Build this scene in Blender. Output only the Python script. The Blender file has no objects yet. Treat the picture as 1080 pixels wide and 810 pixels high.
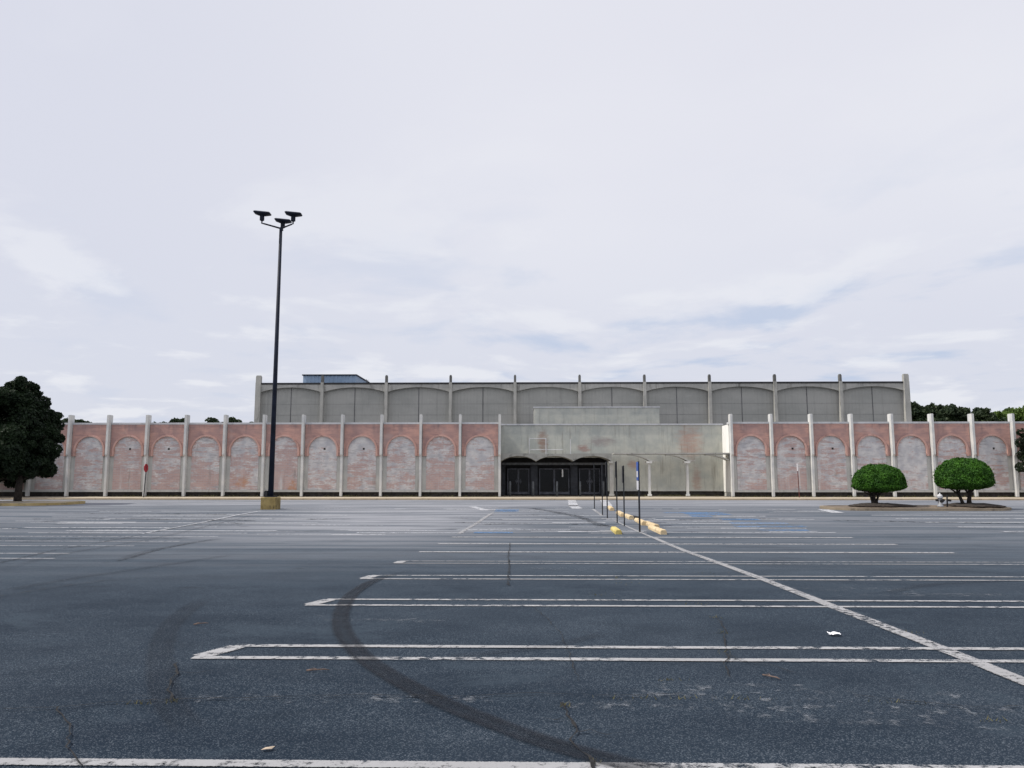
import bpy, bmesh, math, random
import numpy as np
from mathutils import Vector, Matrix, noise as mnoise

random.seed(7)
rng = np.random.default_rng(11)
R = math.radians
scene = bpy.context.scene
COL = scene.collection

# ------------------------------------------------------------------ camera model
F = 800.0
HY = 503.0
CAMH = 1.5
PSI = R(1.1)
TH = math.atan((HY - 405) / F)
FW = np.array([-math.sin(PSI) * math.cos(TH), math.cos(PSI) * math.cos(TH), math.sin(TH)])
RT = np.array([math.cos(PSI), math.sin(PSI), 0.0])
UP = np.cross(RT, FW)


def ray(px, py):
    d = RT * (px - 540) / F + UP * (405 - py) / F + FW
    return d / d[1]


def at(px, py, Y):
    d = ray(px, py)
    return Vector((d[0] * Y, Y, CAMH + d[2] * Y))


def zat(py, Y, px=540):
    return at(px, py, Y).z


def xat(px, Y, py=505):
    return at(px, py, Y).x


# the lot: level near the viewer, falling gently into a swale, rising to the store
_ky = [-400, -20, 0, 4.2, 7, 9.7, 12.4, 15.1, 17.9, 20.6, 23.4, 28, 33, 38, 46, 54.5, 60, 400]
_kz = [0.0, 0.03, .012, 0, .012, -.01, -.07, -.14, -.22, -.27, -.31, -.25, -.13, -.08, -.08, -.13, -.13, -.13]
_gy = np.arange(-60, 130, 0.1)
_gz = np.interp(_gy, _ky, _kz)
_k = np.ones(21) / 21
_gz = np.convolve(np.pad(_gz, 10, mode='edge'), _k, mode='valid')


def G(y):
    return float(np.interp(y, _gy, _gz))


def gp(px, py, lift=0.0):
    """point of the lot seen at a pixel of the photograph"""
    d = ray(px, py)
    lo, hi = 1.0, 120.0
    prev = 1.0
    y = 1.0
    while y < 120:
        if CAMH + d[2] * y < G(y) + lift:
            break
        prev = y
        y += 0.25
    lo, hi = prev, y
    for _ in range(30):
        m = (lo + hi) / 2
        if CAMH + d[2] * m < G(m) + lift:
            hi = m
        else:
            lo = m
    return Vector((d[0] * lo, lo, G(lo) + lift))


# ------------------------------------------------------------------ object helpers
def tag(o, label=None, cat=None, group=None, kind=None):
    if label: o['label'] = label
    if cat: o['category'] = cat
    if group: o['group'] = group
    if kind: o['kind'] = kind
    return o


def thing(name, loc, label, cat, group=None, rz=0.0):
    o = bpy.data.objects.new(name, None)
    o.empty_display_size = .2
    COL.objects.link(o)
    o.location = loc
    o.rotation_euler = (0, 0, rz)
    tag(o, label, cat, group)
    return o


def obj(name, bm, mat, parent=None, smooth=False, bevel=0.0, loc=None):
    me = bpy.data.meshes.new(name)
    bmesh.ops.recalc_face_normals(bm, faces=bm.faces)
    bm.to_mesh(me)
    bm.free()
    if smooth:
        for p in me.polygons: p.use_smooth = True
    o = bpy.data.objects.new(name, me)
    COL.objects.link(o)
    if isinstance(mat, (list, tuple)):
        for m in mat: me.materials.append(m)
    else:
        me.materials.append(mat)
    if parent: o.parent = parent
    if loc is not None: o.location = loc
    if bevel:
        b = o.modifiers.new('bevel', 'BEVEL'); b.width = bevel; b.segments = 2; b.limit_method = 'ANGLE'
    return o


def copy_tree(o, parent=None):
    c = o.copy(); COL.objects.link(c)
    if parent: c.parent = parent
    for ch in list(o.children): copy_tree(ch, c)
    return c


def box(bm, x0, x1, y0, y1, z0, z1):
    m = Matrix.Translation(((x0 + x1) / 2, (y0 + y1) / 2, (z0 + z1) / 2)) @ Matrix.Diagonal((x1 - x0, y1 - y0, z1 - z0, 1))
    bmesh.ops.create_cube(bm, size=1.0, matrix=m)
    return bm


def bx(*a):
    return box(bmesh.new(), *a)


def prism(bm, outline, y0, y1):
    """extrude an x-z outline from y0 (front) to y1 (back)"""
    a = [bm.verts.new((x, y0, z)) for x, z in outline]
    b = [bm.verts.new((x, y1, z)) for x, z in outline]
    n = len(outline)
    bm.faces.new(a); bm.faces.new(list(reversed(b)))
    for i in range(n):
        j = (i + 1) % n
        bm.faces.new((a[i], b[i], b[j], a[j]))
    return bm


def tube(bm, pts, radii, n=10, cap=True):
    pts = [Vector(p) for p in pts]
    if not isinstance(radii, (list, tuple)): radii = [radii] * len(pts)
    rings = []
    for i, p in enumerate(pts):
        t = (pts[min(i + 1, len(pts) - 1)] - pts[max(i - 1, 0)]).normalized()
        a = Vector((0, 0, 1)) if abs(t.z) < .9 else Vector((1, 0, 0))
        u = t.cross(a).normalized(); v = t.cross(u)
        rings.append([bm.verts.new(p + (u * math.cos(2 * math.pi * k / n) + v * math.sin(2 * math.pi * k / n)) * radii[i]) for k in range(n)])
    for a, b in zip(rings, rings[1:]):
        for k in range(n):
            bm.faces.new((a[k], a[(k + 1) % n], b[(k + 1) % n], b[k]))
    if cap:
        bm.faces.new(rings[0]); bm.faces.new(list(reversed(rings[-1])))
    return bm


def lathe(bm, prof, n=20, c=(0, 0, 0), sq=False):
    """prof: (radius, z) list round the z axis"""
    rings = []
    for r, z in prof:
        ring = []
        for k in range(n):
            a = 2 * math.pi * (k + .5) / n
            ring.append(bm.verts.new((c[0] + r * math.cos(a), c[1] + r * math.sin(a), c[2] + z)))
        rings.append(ring)
    for a, b in zip(rings, rings[1:]):
        for k in range(n):
            bm.faces.new((a[k], a[(k + 1) % n], b[(k + 1) % n], b[k]))
    bm.faces.new(rings[0]); bm.faces.new(rings[-1])
    return bm


# ------------------------------------------------------------------ material helpers
class N:
    """thin node-tree writer"""
    def __init__(s, name):
        s.m = bpy.data.materials.new(name); s.m.use_nodes = True
        s.t = s.m.node_tree; s.t.nodes.clear()
        s.out = s.t.nodes.new('ShaderNodeOutputMaterial')
        g = s.t.nodes.new('ShaderNodeNewGeometry'); s.pos = g.outputs['Position']; s.geo = g

    def n(s, typ, **kw):
        x = s.t.nodes.new(typ)
        for k, v in kw.items(): setattr(x, k, v)
        return x

    def link(s, a, b): s.t.links.new(a, b)

    def inp(s, sock, v):
        if hasattr(v, 'is_output') or hasattr(v, 'links'): s.link(v, sock)
        else:
            if isinstance(v, tuple) and len(v) == 3 and sock.type == 'RGBA': v = (*v, 1)
            sock.default_value = v

    def math(s, op, a, b=0.0, clamp=False):
        x = s.n('ShaderNodeMath', operation=op, use_clamp=clamp)
        s.inp(x.inputs[0], a); s.inp(x.inputs[1], b)
        return x.outputs[0]

    def scale(s, v, sx, sy, sz, off=(0, 0, 0)):
        x = s.n('ShaderNodeMapping'); s.link(v, x.inputs['Vector'])
        x.inputs['Scale'].default_value = (sx, sy, sz); x.inputs['Location'].default_value = off
        return x.outputs[0]

    def noise(s, v, sc=1.0, detail=4.0, rough=.55, dist=0.0):
        x = s.n('ShaderNodeTexNoise'); s.link(v, x.inputs['Vector'])
        x.inputs['Scale'].default_value = sc; x.inputs['Detail'].default_value = detail
        x.inputs['Roughness'].default_value = rough; x.inputs['Distortion'].default_value = dist
        return x.outputs['Fac']

    def voro(s, v, sc, out='Color', feature='F1'):
        x = s.n('ShaderNodeTexVoronoi', feature=feature); s.link(v, x.inputs['Vector'])
        x.inputs['Scale'].default_value = sc
        return x.outputs[out]

    def sm(s, v, a, b, lo=0.0, hi=1.0):
        x = s.n('ShaderNodeMapRange', interpolation_type='SMOOTHSTEP'); s.inp(x.inputs[0], v)
        x.inputs[1].default_value = a; x.inputs[2].default_value = b
        x.inputs[3].default_value = lo; x.inputs[4].default_value = hi
        return x.outputs[0]

    def mix(s, f, a, b, mode='MIX'):
        x = s.n('ShaderNodeMix', data_type='RGBA', blend_type=mode)
        s.inp(x.inputs[0], f); s.inp(x.inputs[6], a); s.inp(x.inputs[7], b)
        return x.outputs[2]

    def xyz(s):
        x = s.n('ShaderNodeSeparateXYZ'); s.link(s.pos, x.inputs[0]); return x.outputs

    def bsdf(s, col, rough=.8, metal=0.0, spec=.35, bump=None, bstr=.3, bdist=.02, alpha=None):
        p = s.n('ShaderNodeBsdfPrincipled')
        s.inp(p.inputs['Base Color'], col); s.inp(p.inputs['Roughness'], rough)
        p.inputs['Metallic'].default_value = metal; p.inputs['Specular IOR Level'].default_value = spec
        if bump is not None:
            b = s.n('ShaderNodeBump'); b.inputs['Strength'].default_value = bstr; b.inputs['Distance'].default_value = bdist
            s.link(bump, b.inputs['Height']); s.link(b.outputs[0], p.inputs['Normal'])
        sh = p.outputs[0]
        if alpha is not None:
            t = s.n('ShaderNodeBsdfTransparent'); mx = s.n('ShaderNodeMixShader')
            s.inp(mx.inputs[0], alpha); s.link(t.outputs[0], mx.inputs[1]); s.link(sh, mx.inputs[2]); sh = mx.outputs[0]
        s.link(sh, s.out.inputs[0])
        return s.m


def simple(name, c, rough=.7, var=.25, sc=6, metal=0.0, spec=.35):
    m = N(name)
    f = m.noise(m.pos, sc, 5)
    col = m.mix(m.sm(f, .3, .7), tuple(x * (1 - var) for x in c), tuple(min(1, x * (1 + var)) for x in c))
    return m.bsdf(col, rough, metal, spec)


M = {}


def make_asphalt():
    m = N('asphalt')
    x, y, z = m.xyz()
    big = m.noise(m.scale(m.pos, .12, .2, 1), 1, 5, .6)
    med = m.noise(m.scale(m.pos, .7, 1.0, 1), 1, 6, .65)
    streak = m.noise(m.scale(m.pos, .10, 1.3, 1), 1, 6, .7, .4)
    fine = m.noise(m.pos, 95, 3, .75)
    sp = m.n('ShaderNodeSeparateColor'); m.link(m.voro(m.pos, 165), sp.inputs[0])
    stone = m.sm(sp.outputs[0], .70, 1.0)
    base = m.mix(m.sm(med, .3, .72), (.0075, .0158, .0285), (.0165, .0280, .0435))
    base = m.mix(m.sm(big, .40, .66, 0, .7), base, (.032, .045, .062))
    base = m.mix(m.sm(fine, .35, .75, 0, .55), base, (.0035, .0075, .0140))
    base = m.mix(m.math('MULTIPLY', m.math('MULTIPLY', stone, m.sm(med, .35, .65, .5, 1)), .9), base, (.12, .14, .165))
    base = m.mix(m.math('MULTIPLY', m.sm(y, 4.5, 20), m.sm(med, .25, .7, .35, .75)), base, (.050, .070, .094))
    pat = m.noise(m.scale(m.pos, .45, .6, 1, (8, 2, 0)), 1, 6, .7, .6)
    base = m.mix(m.sm(pat, .56, .66, 0, .45), base, (.040, .056, .074))
    base = m.mix(m.sm(pat, .42, .30, 0, .3), base, (.0065, .0125, .021))
    # worn aisle shows bare pale stone; the far end has grazing glare painted in
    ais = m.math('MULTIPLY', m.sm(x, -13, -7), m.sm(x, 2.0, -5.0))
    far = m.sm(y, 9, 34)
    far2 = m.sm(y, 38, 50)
    wear_glare = m.math('MULTIPLY', m.math('ADD', m.math('MULTIPLY', ais, .55), .55), far)
    wear_glare = m.math('ADD', wear_glare, m.math('MULTIPLY', far2, .95), clamp=True)
    wear_glare = m.math('MULTIPLY', wear_glare, m.sm(streak, .34, .62, .28, 1))
    base = m.mix(wear_glare, base, (.26, .267, .29))
    # old oil drips
    oil = m.sm(m.noise(m.scale(m.pos, .55, .8, 1, (3, 7, 0)), 1, 3), .66, .74, 0, .35)
    base = m.mix(oil, base, (.014, .018, .024))
    b = m.math('ADD', m.math('MULTIPLY', sp.outputs[1], .6), fine)
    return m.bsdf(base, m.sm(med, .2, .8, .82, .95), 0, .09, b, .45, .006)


def make_paint(name, col, lo, hi, maxa=.95, sc=9, edge=True, dirt=.45):
    m = N(name)
    uv = m.n('ShaderNodeUVMap'); s = m.n('ShaderNodeSeparateXYZ'); m.link(uv.outputs[0], s.inputs[0])
    n1 = m.noise(m.pos, sc, 7, .72)
    n2 = m.noise(m.scale(m.pos, .5, .9, 1), 1, 4)
    n3 = m.noise(m.pos, 70, 2, .7)
    f = m.math('ADD', m.math('MULTIPLY', n1, .62), m.math('MULTIPLY', n2, .28))
    f = m.math('ADD', f, m.math('MULTIPLY', n3, .16))
    a = m.sm(f, lo, hi, 0, maxa)
    if edge:
        e = m.math('MINIMUM', s.outputs[1], m.math('SUBTRACT', 1.0, s.outputs[1]))
        e = m.math('ADD', e, m.math('MULTIPLY', m.math('SUBTRACT', n3, .5), .30))
        a = m.math('MULTIPLY', a, m.sm(e, .0, .10))
    c = m.mix(m.sm(n2, .3, .75), col, tuple(v * (1 - dirt * .5) for v in col))
    c = m.mix(m.sm(n3, .55, .8, 0, dirt), c, tuple(v * .3 for v in col))
    return m.bsdf(c, .75, 0, .3, alpha=a)


def make_skid(name, strength):
    m = N(name)
    uv = m.n('ShaderNodeUVMap'); s = m.n('ShaderNodeSeparateXYZ'); m.link(uv.outputs[0], s.inputs[0])
    v = s.outputs[1]; u = s.outputs[0]
    e = m.math('MINIMUM', v, m.math('SUBTRACT', 1.0, v))
    a = m.sm(e, 0, .20)
    # two darker tread edges, softer middle
    mid = m.sm(m.math('ABSOLUTE', m.math('SUBTRACT', v, .5)), .05, .35, .72, 1)
    n = m.noise(m.pos, 5, 5)
    n2 = m.noise(m.pos, 60, 2)
    cv = m.n('ShaderNodeCombineXYZ'); m.link(m.math('MULTIPLY', v, 9.0), cv.inputs[0]); m.link(m.math('MULTIPLY', u, 3.0), cv.inputs[1])
    lanes = m.sm(m.noise(cv.outputs[0], 1, 3, .6), .3, .65, .72, 1)
    a = m.math('MULTIPLY', m.math('MULTIPLY', a, mid), lanes)
    a = m.math('MULTIPLY', a, m.sm(n, .2, .7, .6, 1))
    a = m.math('MULTIPLY', a, m.sm(n2, .25, .6, .78, 1))
    ends = m.math('MULTIPLY', m.sm(u, 0, .16), m.sm(u, 1.0, .90))
    a = m.math('MULTIPLY', m.math('MULTIPLY', a, ends), strength)
    return m.bsdf((.0035, .005, .010), .8, 0, .3, alpha=a)


def make_peeled(name):
    """pale paint flaking off pink brick, course by course"""
    m = N(name)
    x, y, z = m.xyz()
    br = m.n('ShaderNodeTexBrick'); br.offset = .5
    cv = m.n('ShaderNodeCombineXYZ'); m.link(x, cv.inputs[0]); m.link(z, cv.inputs[1])
    m.link(cv.outputs[0], br.inputs['Vector'])
    br.inputs['Scale'].default_value = 1.0; br.inputs['Brick Width'].default_value = .40
    br.inputs['Row Height'].default_value = .135; br.inputs['Mortar Size'].default_value = .012
    br.inputs['Color1'].default_value = (.46, .29, .25, 1); br.inputs['Color2'].default_value = (.37, .235, .215, 1)
    br.inputs['Mortar'].default_value = (.40, .35, .345, 1)
    rows = m.noise(m.scale(m.pos, .62, 1, 3.6), 1, 6, .72, .3)
    patch = m.noise(m.scale(m.pos, .55, 1, .55, (4, 0, 2)), 1, 4, .6)
    chips = m.noise(m.scale(m.pos, 5, 1, 14), 1, 4, .7)
    low = m.sm(z, 3.6, .6, -.02, .05)
    peel = m.math('ADD', m.math('MULTIPLY', rows, .78), m.math('MULTIPLY', patch, .34))
    peel = m.math('ADD', peel, m.math('MULTIPLY', m.math('SUBTRACT', chips, .5), .35))
    peel = m.math('ADD', peel, low)
    oi = m.n('ShaderNodeObjectInfo')
    peel = m.math('ADD', peel, m.math('MULTIPLY', m.math('SUBTRACT', oi.outputs['Random'], .55), .12))
    pm = m.sm(peel, .52, .61, 0, .78)
    # pale lime runs down the middle of a panel
    runs = m.sm(m.noise(m.scale(m.pos, 1.7, 1, .16, (9, 0, 0)), 1, 4, .6), .56, .70, 0, .75)
    pm = m.math('MULTIPLY', pm, m.math('SUBTRACT', 1.0, runs))
    paint = m.mix(m.sm(m.noise(m.pos, 1.6, 5), .3, .7), (.42, .42, .44), (.61, .595, .58))
    paint = m.mix(m.sm(rows, .32, .46, .65, 0), paint, (.25, .235, .245))
    col = m.mix(pm, paint, br.outputs[0])
    rust = m.math('MULTIPLY', m.sm(m.noise(m.scale(m.pos, .42, 1, .5, (2, 0, 5)), 1, 4, .65), .57, .68), m.sm(z, 3.4, .5))
    rust = m.math('MULTIPLY', rust, m.sm(oi.outputs['Random'], .2, .5, .15, 1))
    col = m.mix(m.math('MULTIPLY', rust, m.sm(chips, .3, .6, .3, .8)), col, (.44, .22, .11))
    grime = m.sm(m.noise(m.scale(m.pos, 2.2, 1, .35, (0, 0, 9)), 1, 5), .60, .75, 0, .5)
    col = m.mix(grime, col, (.20, .19, .18))
    return m.bsdf(col, .85, 0, .25, m.math('ADD', br.outputs['Fac'], pm), .25, .01)


def make_spandrel(name):
    m = N(name)
    x, y, z = m.xyz()
    n = m.noise(m.scale(m.pos, 1.1, 1, 1.4), 1, 5, .6)
    c = m.noise(m.scale(m.pos, 1.2, 1, 9), 1, 4, .7)
    col = m.mix(m.sm(n, .3, .7), (.33, .215, .20), (.50, .295, .245))
    col = m.mix(m.sm(c, .45, .75, 0, .55), col, (.21, .15, .155))
    drip = m.sm(m.noise(m.scale(m.pos, 3.2, 1, .25), 1, 5), .5, .74, 0, .6)
    topd = m.math('MULTIPLY', drip, m.sm(z, 4.4, 5.6))
    col = m.mix(topd, col, (.15, .125, .13))
    pale = m.sm(m.noise(m.scale(m.pos, .6, 1, .9, (5, 0, 0)), 1, 5), .58, .70, 0, .45)
    col = m.mix(pale, col, (.42, .33, .31))
    return m.bsdf(col, .85, 0, .25, c, .2, .01)


def make_stained(name, c1, c2, stain, amount=.6, sx=3.0, sz=.3, patches=None):
    """painted concrete or render with vertical run-off stains"""
    m = N(name)
    n = m.noise(m.pos, 1.1, 6, .6)
    s = m.noise(m.scale(m.pos, sx, sx, sz), 1, 6, .68)
    f = m.noise(m.pos, 14, 4, .7)
    col = m.mix(m.sm(n, .3, .7), c1, c2)
    col = m.mix(m.sm(s, .50, .74, 0, amount), col, stain)
    col = m.mix(m.sm(f, .60, .78, 0, amount * .7), col, stain)
    if patches:
        for (cx, cz, rx, rz, pc) in patches:
            x, y, z = m.xyz()
            d = m.math('ADD', m.math('POWER', m.math('ABSOLUTE', m.math('DIVIDE', m.math('SUBTRACT', x, cx), rx)), 2.0),
                       m.math('POWER', m.math('ABSOLUTE', m.math('DIVIDE', m.math('SUBTRACT', z, cz), rz)), 2.0))
            d = m.math('ADD', d, m.math('MULTIPLY', m.math('SUBTRACT', m.noise(m.scale(m.pos, 1.5, 1, 5), 1, 5, .7), .5), 2.4))
            col = m.mix(m.sm(d, 1.0, -.3, 0, .62), col, pc)
    return m.bsdf(col, .82, 0, .25, f, .15, .01)


def make_corrugated(name, c1, c2, pitch):
    m = N(name)
    x, y, z = m.xyz()
    w = m.math('SINE', m.math('MULTIPLY', x, 2 * math.pi / pitch))
    n = m.noise(m.scale(m.pos, .25, .25, .5), 1, 5, .6)
    s = m.noise(m.scale(m.pos, 2.4, 1, .12), 1, 5, .65)
    col = m.mix(m.sm(n, .3, .7), c1, c2)
    col = m.mix(m.sm(s, .52, .74, 0, .35), col, tuple(v * .62 for v in c1))
    col = m.mix(m.sm(m.noise(m.scale(m.pos, .8, 1, 3), 1, 5), .58, .75, 0, .3), col, tuple(v * 1.25 for v in c2))
    return m.bsdf(col, .6, 0, .35, w, .3, .02)


def make_leaf(name, dark, light, sc=1.6):
    m = N(name)
    n = m.noise(m.pos, sc, 4, .6)
    n2 = m.noise(m.pos, sc * 9, 2, .7)
    f = m.math('ADD', m.math('MULTIPLY', n, .55), m.math('MULTIPLY', n2, .45))
    col = m.mix(m.sm(f, .35, .65), dark, light)
    p = m.n('ShaderNodeBsdfPrincipled'); m.link(col, p.inputs['Base Color']); p.inputs['Roughness'].default_value = .6
    p.inputs['Specular IOR Level'].default_value = .25
    t = m.n('ShaderNodeBsdfTranslucent'); m.link(col, t.inputs[0])
    mx = m.n('ShaderNodeMixShader'); mx.inputs[0].default_value = .22
    m.link(p.outputs[0], mx.inputs[1]); m.link(t.outputs[0], mx.inputs[2]); m.link(mx.outputs[0], m.out.inputs[0])
    return m.m


YW = 58.8          # face of both wings
YM = 61.3          # face of the set-back middle
YU = 68.8          # face of the tall rear block

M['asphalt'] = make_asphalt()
M['white'] = make_paint('worn_white_paint', (.37, .37, .38), .425, .545)
M['white_cracked'] = make_paint('cracked_white_paint', (.34, .34, .35), .44, .54, .95, 16)
M['white_old'] = make_paint('faded_white_paint', (.50, .51, .54), .42, .55, .95)
M['ghost'] = make_paint('ghost_white_paint', (.30, .32, .35), .54, .70, .55, 7, edge=False)
M['blue'] = make_paint('faded_blue_paint', (.10, .225, .43), .45, .61, .85, edge=False)
M['yellow_line'] = make_paint('faded_yellow_paint', (.50, .30, .05), .42, .55, .9)
M['skid'] = make_skid('tyre_rubber_mark', .74)
M['skid_faint'] = make_skid('faint_rubber_mark', .24)
M['crack'] = simple('crack_dirt', (.012, .012, .013), .95, .5, 30)
M['crack_old'] = make_paint('crack_filler', (.012, .015, .021), .42, .62, .5, 8, edge=False)
M['weed'] = make_leaf('weed_leaf', (.07, .075, .03), (.15, .13, .055), 9)
M['peeled'] = make_peeled('peeling_painted_brick')
M['spandrel'] = make_spandrel('pink_brick')
M['trim'] = make_stained('arch_brick', (.44, .265, .225), (.54, .34, .29), (.20, .125, .115), .6, 2, 1.2)
M['cream'] = make_stained('cream_render', (.38, .385, .37), (.47, .465, .44), (.22, .205, .18), .55, 4, .4)
M['pilaster'] = make_stained('pilaster_concrete', (.47, .48, .48), (.62, .61, .58), (.27, .26, .24), .6, 6, .25)
M['coping'] = make_stained('coping_paint', (.42, .43, .45), (.52, .52, .53), (.22, .21, .21), .45, 3, 1)
M['white_wall'] = make_stained('bounce_white_return', (.72, .71, .68), (.80, .79, .75), (.45, .43, .38), .4, 5, .3)  # whiter than the other walls to strengthen the sunlit bounce
M['tip'] = make_stained('blackened_concrete', (.10, .10, .095), (.16, .158, .15), (.03, .03, .03), .7, 5, .5)
M['conc'] = make_stained('old_concrete', (.32, .318, .295), (.41, .40, .37), (.10, .095, .085), .75, 3, .35)
M['upper'] = make_corrugated('grey_metal_siding', (.29, .292, .272), (.36, .355, .33), .30)
M['black_edge'] = simple('black_roof_edge', (.02, .02, .022), .6, .4, 3)
M['roof'] = simple('roof_felt', (.12, .12, .125), .9, .2, 1)
M['void'] = simple('dirty_shaded_footing', (.035, .032, .030), .95, .4, 4)  # dirt plus the shade of the gap under the wall, in one black
M['blue_metal'] = make_corrugated('blue_ribbed_metal', (.22, .31, .43), (.30, .40, .53), .9)
M['dark_metal'] = simple('dark_bronze_metal', (.035, .038, .046), .45, .3, 3, .4)
M['navy_pole'] = simple('dark_painted_steel', (.011, .015, .028), .6, .3, 2, .1, .2)
M['frame_grey'] = simple('dull_aluminium', (.095, .10, .12), .6, .3, 3, .2)
M['door_glass'] = simple('dark_door_glass', (.0035, .0045, .006), .22, .2, 2, 0, .2)
M['recess'] = simple('shaded_recess_wall', (.016, .017, .020), .9, .4, 2)  # near-black colour carries the deep shade under the entrance canopy
M['soffit'] = make_stained('canopy_soffit', (.26, .26, .24), (.32, .32, .30), (.07, .07, .065), .7, 2, 2)
M['bollard'] = simple('grey_bollard_paint', (.10, .108, .118), .7, .3, 5)
M['pale'] = simple('pale_plastic', (.7, .7, .7), .6, .1, 4)
M['bark'] = simple('bark', (.026, .021, .018), .95, .5, 9)
M['mulch'] = simple('shaded_mulch', (.035, .028, .023), .98, .6, 14)  # mulch, its dark mounds also standing in for the trees' shade
M['kerb'] = make_stained('kerb_concrete', (.36, .29, .20), (.46, .37, .25), (.14, .12, .10), .6, 2, 2)
M['kerb_dark'] = make_stained('shaded_kerb', (.20, .165, .12), (.27, .22, .16), (.06, .05, .04), .8, 2, 2)  # kerb tan darkened in colour for the shade on the tree island
M['kerb_yellow'] = make_stained('kerb_yellow', (.34, .25, .10), (.42, .33, .17), (.10, .09, .07), .85, 2, 2)  # yellow kerb, its colour darkened for the shade on the left island
M['walk'] = make_stained('sidewalk_concrete', (.36, .31, .24), (.45, .39, .30), (.19, .17, .14), .6, 1, 1)
M['stop_y'] = make_stained('wheel_stop_concrete', (.50, .38, .22), (.62, .50, .32), (.22, .18, .11), .8, 6, 6)
M['stop_old'] = make_stained('wheel_stop_mossy', (.48, .38, .12), (.60, .50, .20), (.20, .17, .06), .75, 5, 5)
M['base_y'] = make_stained('pole_base_yellow', (.15, .11, .04), (.34, .26, .11), (.035, .032, .026), .95, 9, 4)
M['sign_blue'] = simple('sign_blue', (.03, .08, .30), .45, .15, 4)
M['sign_white'] = simple('sign_white', (.50, .50, .53), .5, .1, 4)
M['sign_red'] = simple('sign_red', (.30, .012, .022), .5, .2, 4)
M['post'] = simple('dark_post_steel', (.016, .018, .022), .55, .4, 5, .3)
M['rust_post'] = simple('rusty_post', (.11, .035, .03), .8, .4, 5)
M['hydrant'] = simple('hydrant_silver_paint', (.30, .31, .33), .5, .2, 8)
M['black_iron'] = simple('black_iron', (.015, .015, .017), .6, .3, 6)
M['grass'] = make_leaf('rough_grass', (.03, .05, .015), (.08, .09, .03), .4)
M['oak'] = make_leaf('dark_oak_leaf', (.006, .013, .007), (.018, .034, .012), .9)
M['topiary'] = make_leaf('clipped_green_leaf', (.013, .055, .006), (.060, .17, .013), 2.2)
M['far_leaf'] = make_leaf('far_dark_leaf', (.016, .030, .016), (.045, .065, .026), .5)
M['far_bright'] = make_leaf('far_bright_leaf', (.045, .085, .016), (.11, .17, .035), .5)
M['paper'] = simple('white_paper', (.82, .82, .84), .7, .05, 20)
M['twig'] = simple('twig_bark', (.12, .085, .07), .9, .4, 30)

# ------------------------------------------------------------------ ground
def sheet(name, x0, x1, ys, mat, lift=0.0, nx=2, kind='structure'):
    bm = bmesh.new()
    xs = np.linspace(x0, x1, nx + 1)
    rows = [[bm.verts.new((x, y, G(y) + lift)) for x in xs] for y in ys]
    for a, b in zip(rows, rows[1:]):
        for i in range(nx): bm.faces.new((a[i], a[i + 1], b[i + 1], b[i]))
    o = obj(name, bm, mat)
    return tag(o, kind=kind)


bm = bmesh.new()
box(bm, -3000, 3000, -3000, 3000, -.9, -.5)
tag(obj('ground', bm, M['grass']), kind='structure')
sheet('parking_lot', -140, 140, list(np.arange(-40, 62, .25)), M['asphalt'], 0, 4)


def strip(bm, pts, w, lift, step=.4):
    """ribbon on the lot along xy points, w width or list of widths; uv = along, across"""
    uvl = bm.loops.layers.uv.verify()
    P = [Vector((p[0], p[1])) for p in pts]
    W = w if isinstance(w, (list, tuple)) else [w] * len(P)
    dense, dw = [], []
    for i in range(len(P) - 1):
        L = (P[i + 1] - P[i]).length
        k = max(1, int(L / step))
        for j in range(k):
            t = j / k
            dense.append(P[i].lerp(P[i + 1], t)); dw.append(W[i] * (1 - t) + W[i + 1] * t)
    dense.append(P[-1]); dw.append(W[-1])
    rows = []
    n = len(dense)
    for i, p in enumerate(dense):
        t = (dense[min(i + 1, n - 1)] - dense[max(i - 1, 0)]).normalized()
        nn = Vector((-t.y, t.x))
        r = []
        p = p + nn * .007 * mnoise.noise(Vector((p.x * .8, p.y * .8, 3.3)))
        for s in (-.5, .5):
            q = p + nn * dw[i] * s * (1 + .10 * mnoise.noise(Vector((p.x * 2.1, p.y * 2.1, s * 9))))
            r.append(bm.verts.new((q.x, q.y, G(q.y) + lift)))
        rows.append(r)
    for i in range(n - 1):
        f = bm.faces.new((rows[i][0], rows[i + 1][0], rows[i + 1][1], rows[i][1]))
        for l, uv in zip(f.loops, ((i / (n - 1), 0), ((i + 1) / (n - 1), 0), ((i + 1) / (n - 1), 1), (i / (n - 1), 1))):
            l[uvl].uv = uv


def smooth_path(pts, n=8):
    P = [Vector((p[0], p[1])) for p in pts]
    out = []
    for i in range(len(P) - 1):
        p0, p1, p2, p3 = P[max(i - 1, 0)], P[i], P[i + 1], P[min(i + 2, len(P) - 1)]
        for j in range(n):
            t = j / n
            out.append(.5 * ((2 * p1) + (p2 - p0) * t + (2 * p0 - 5 * p1 + 4 * p2 - p3) * t * t + (3 * p1 - p0 - 3 * p2 + p3) * t ** 3))
    out.append(P[-1])
    return out


def pix(pts, lift=0): return [gp(a, b, lift) for a, b in pts]


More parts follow.
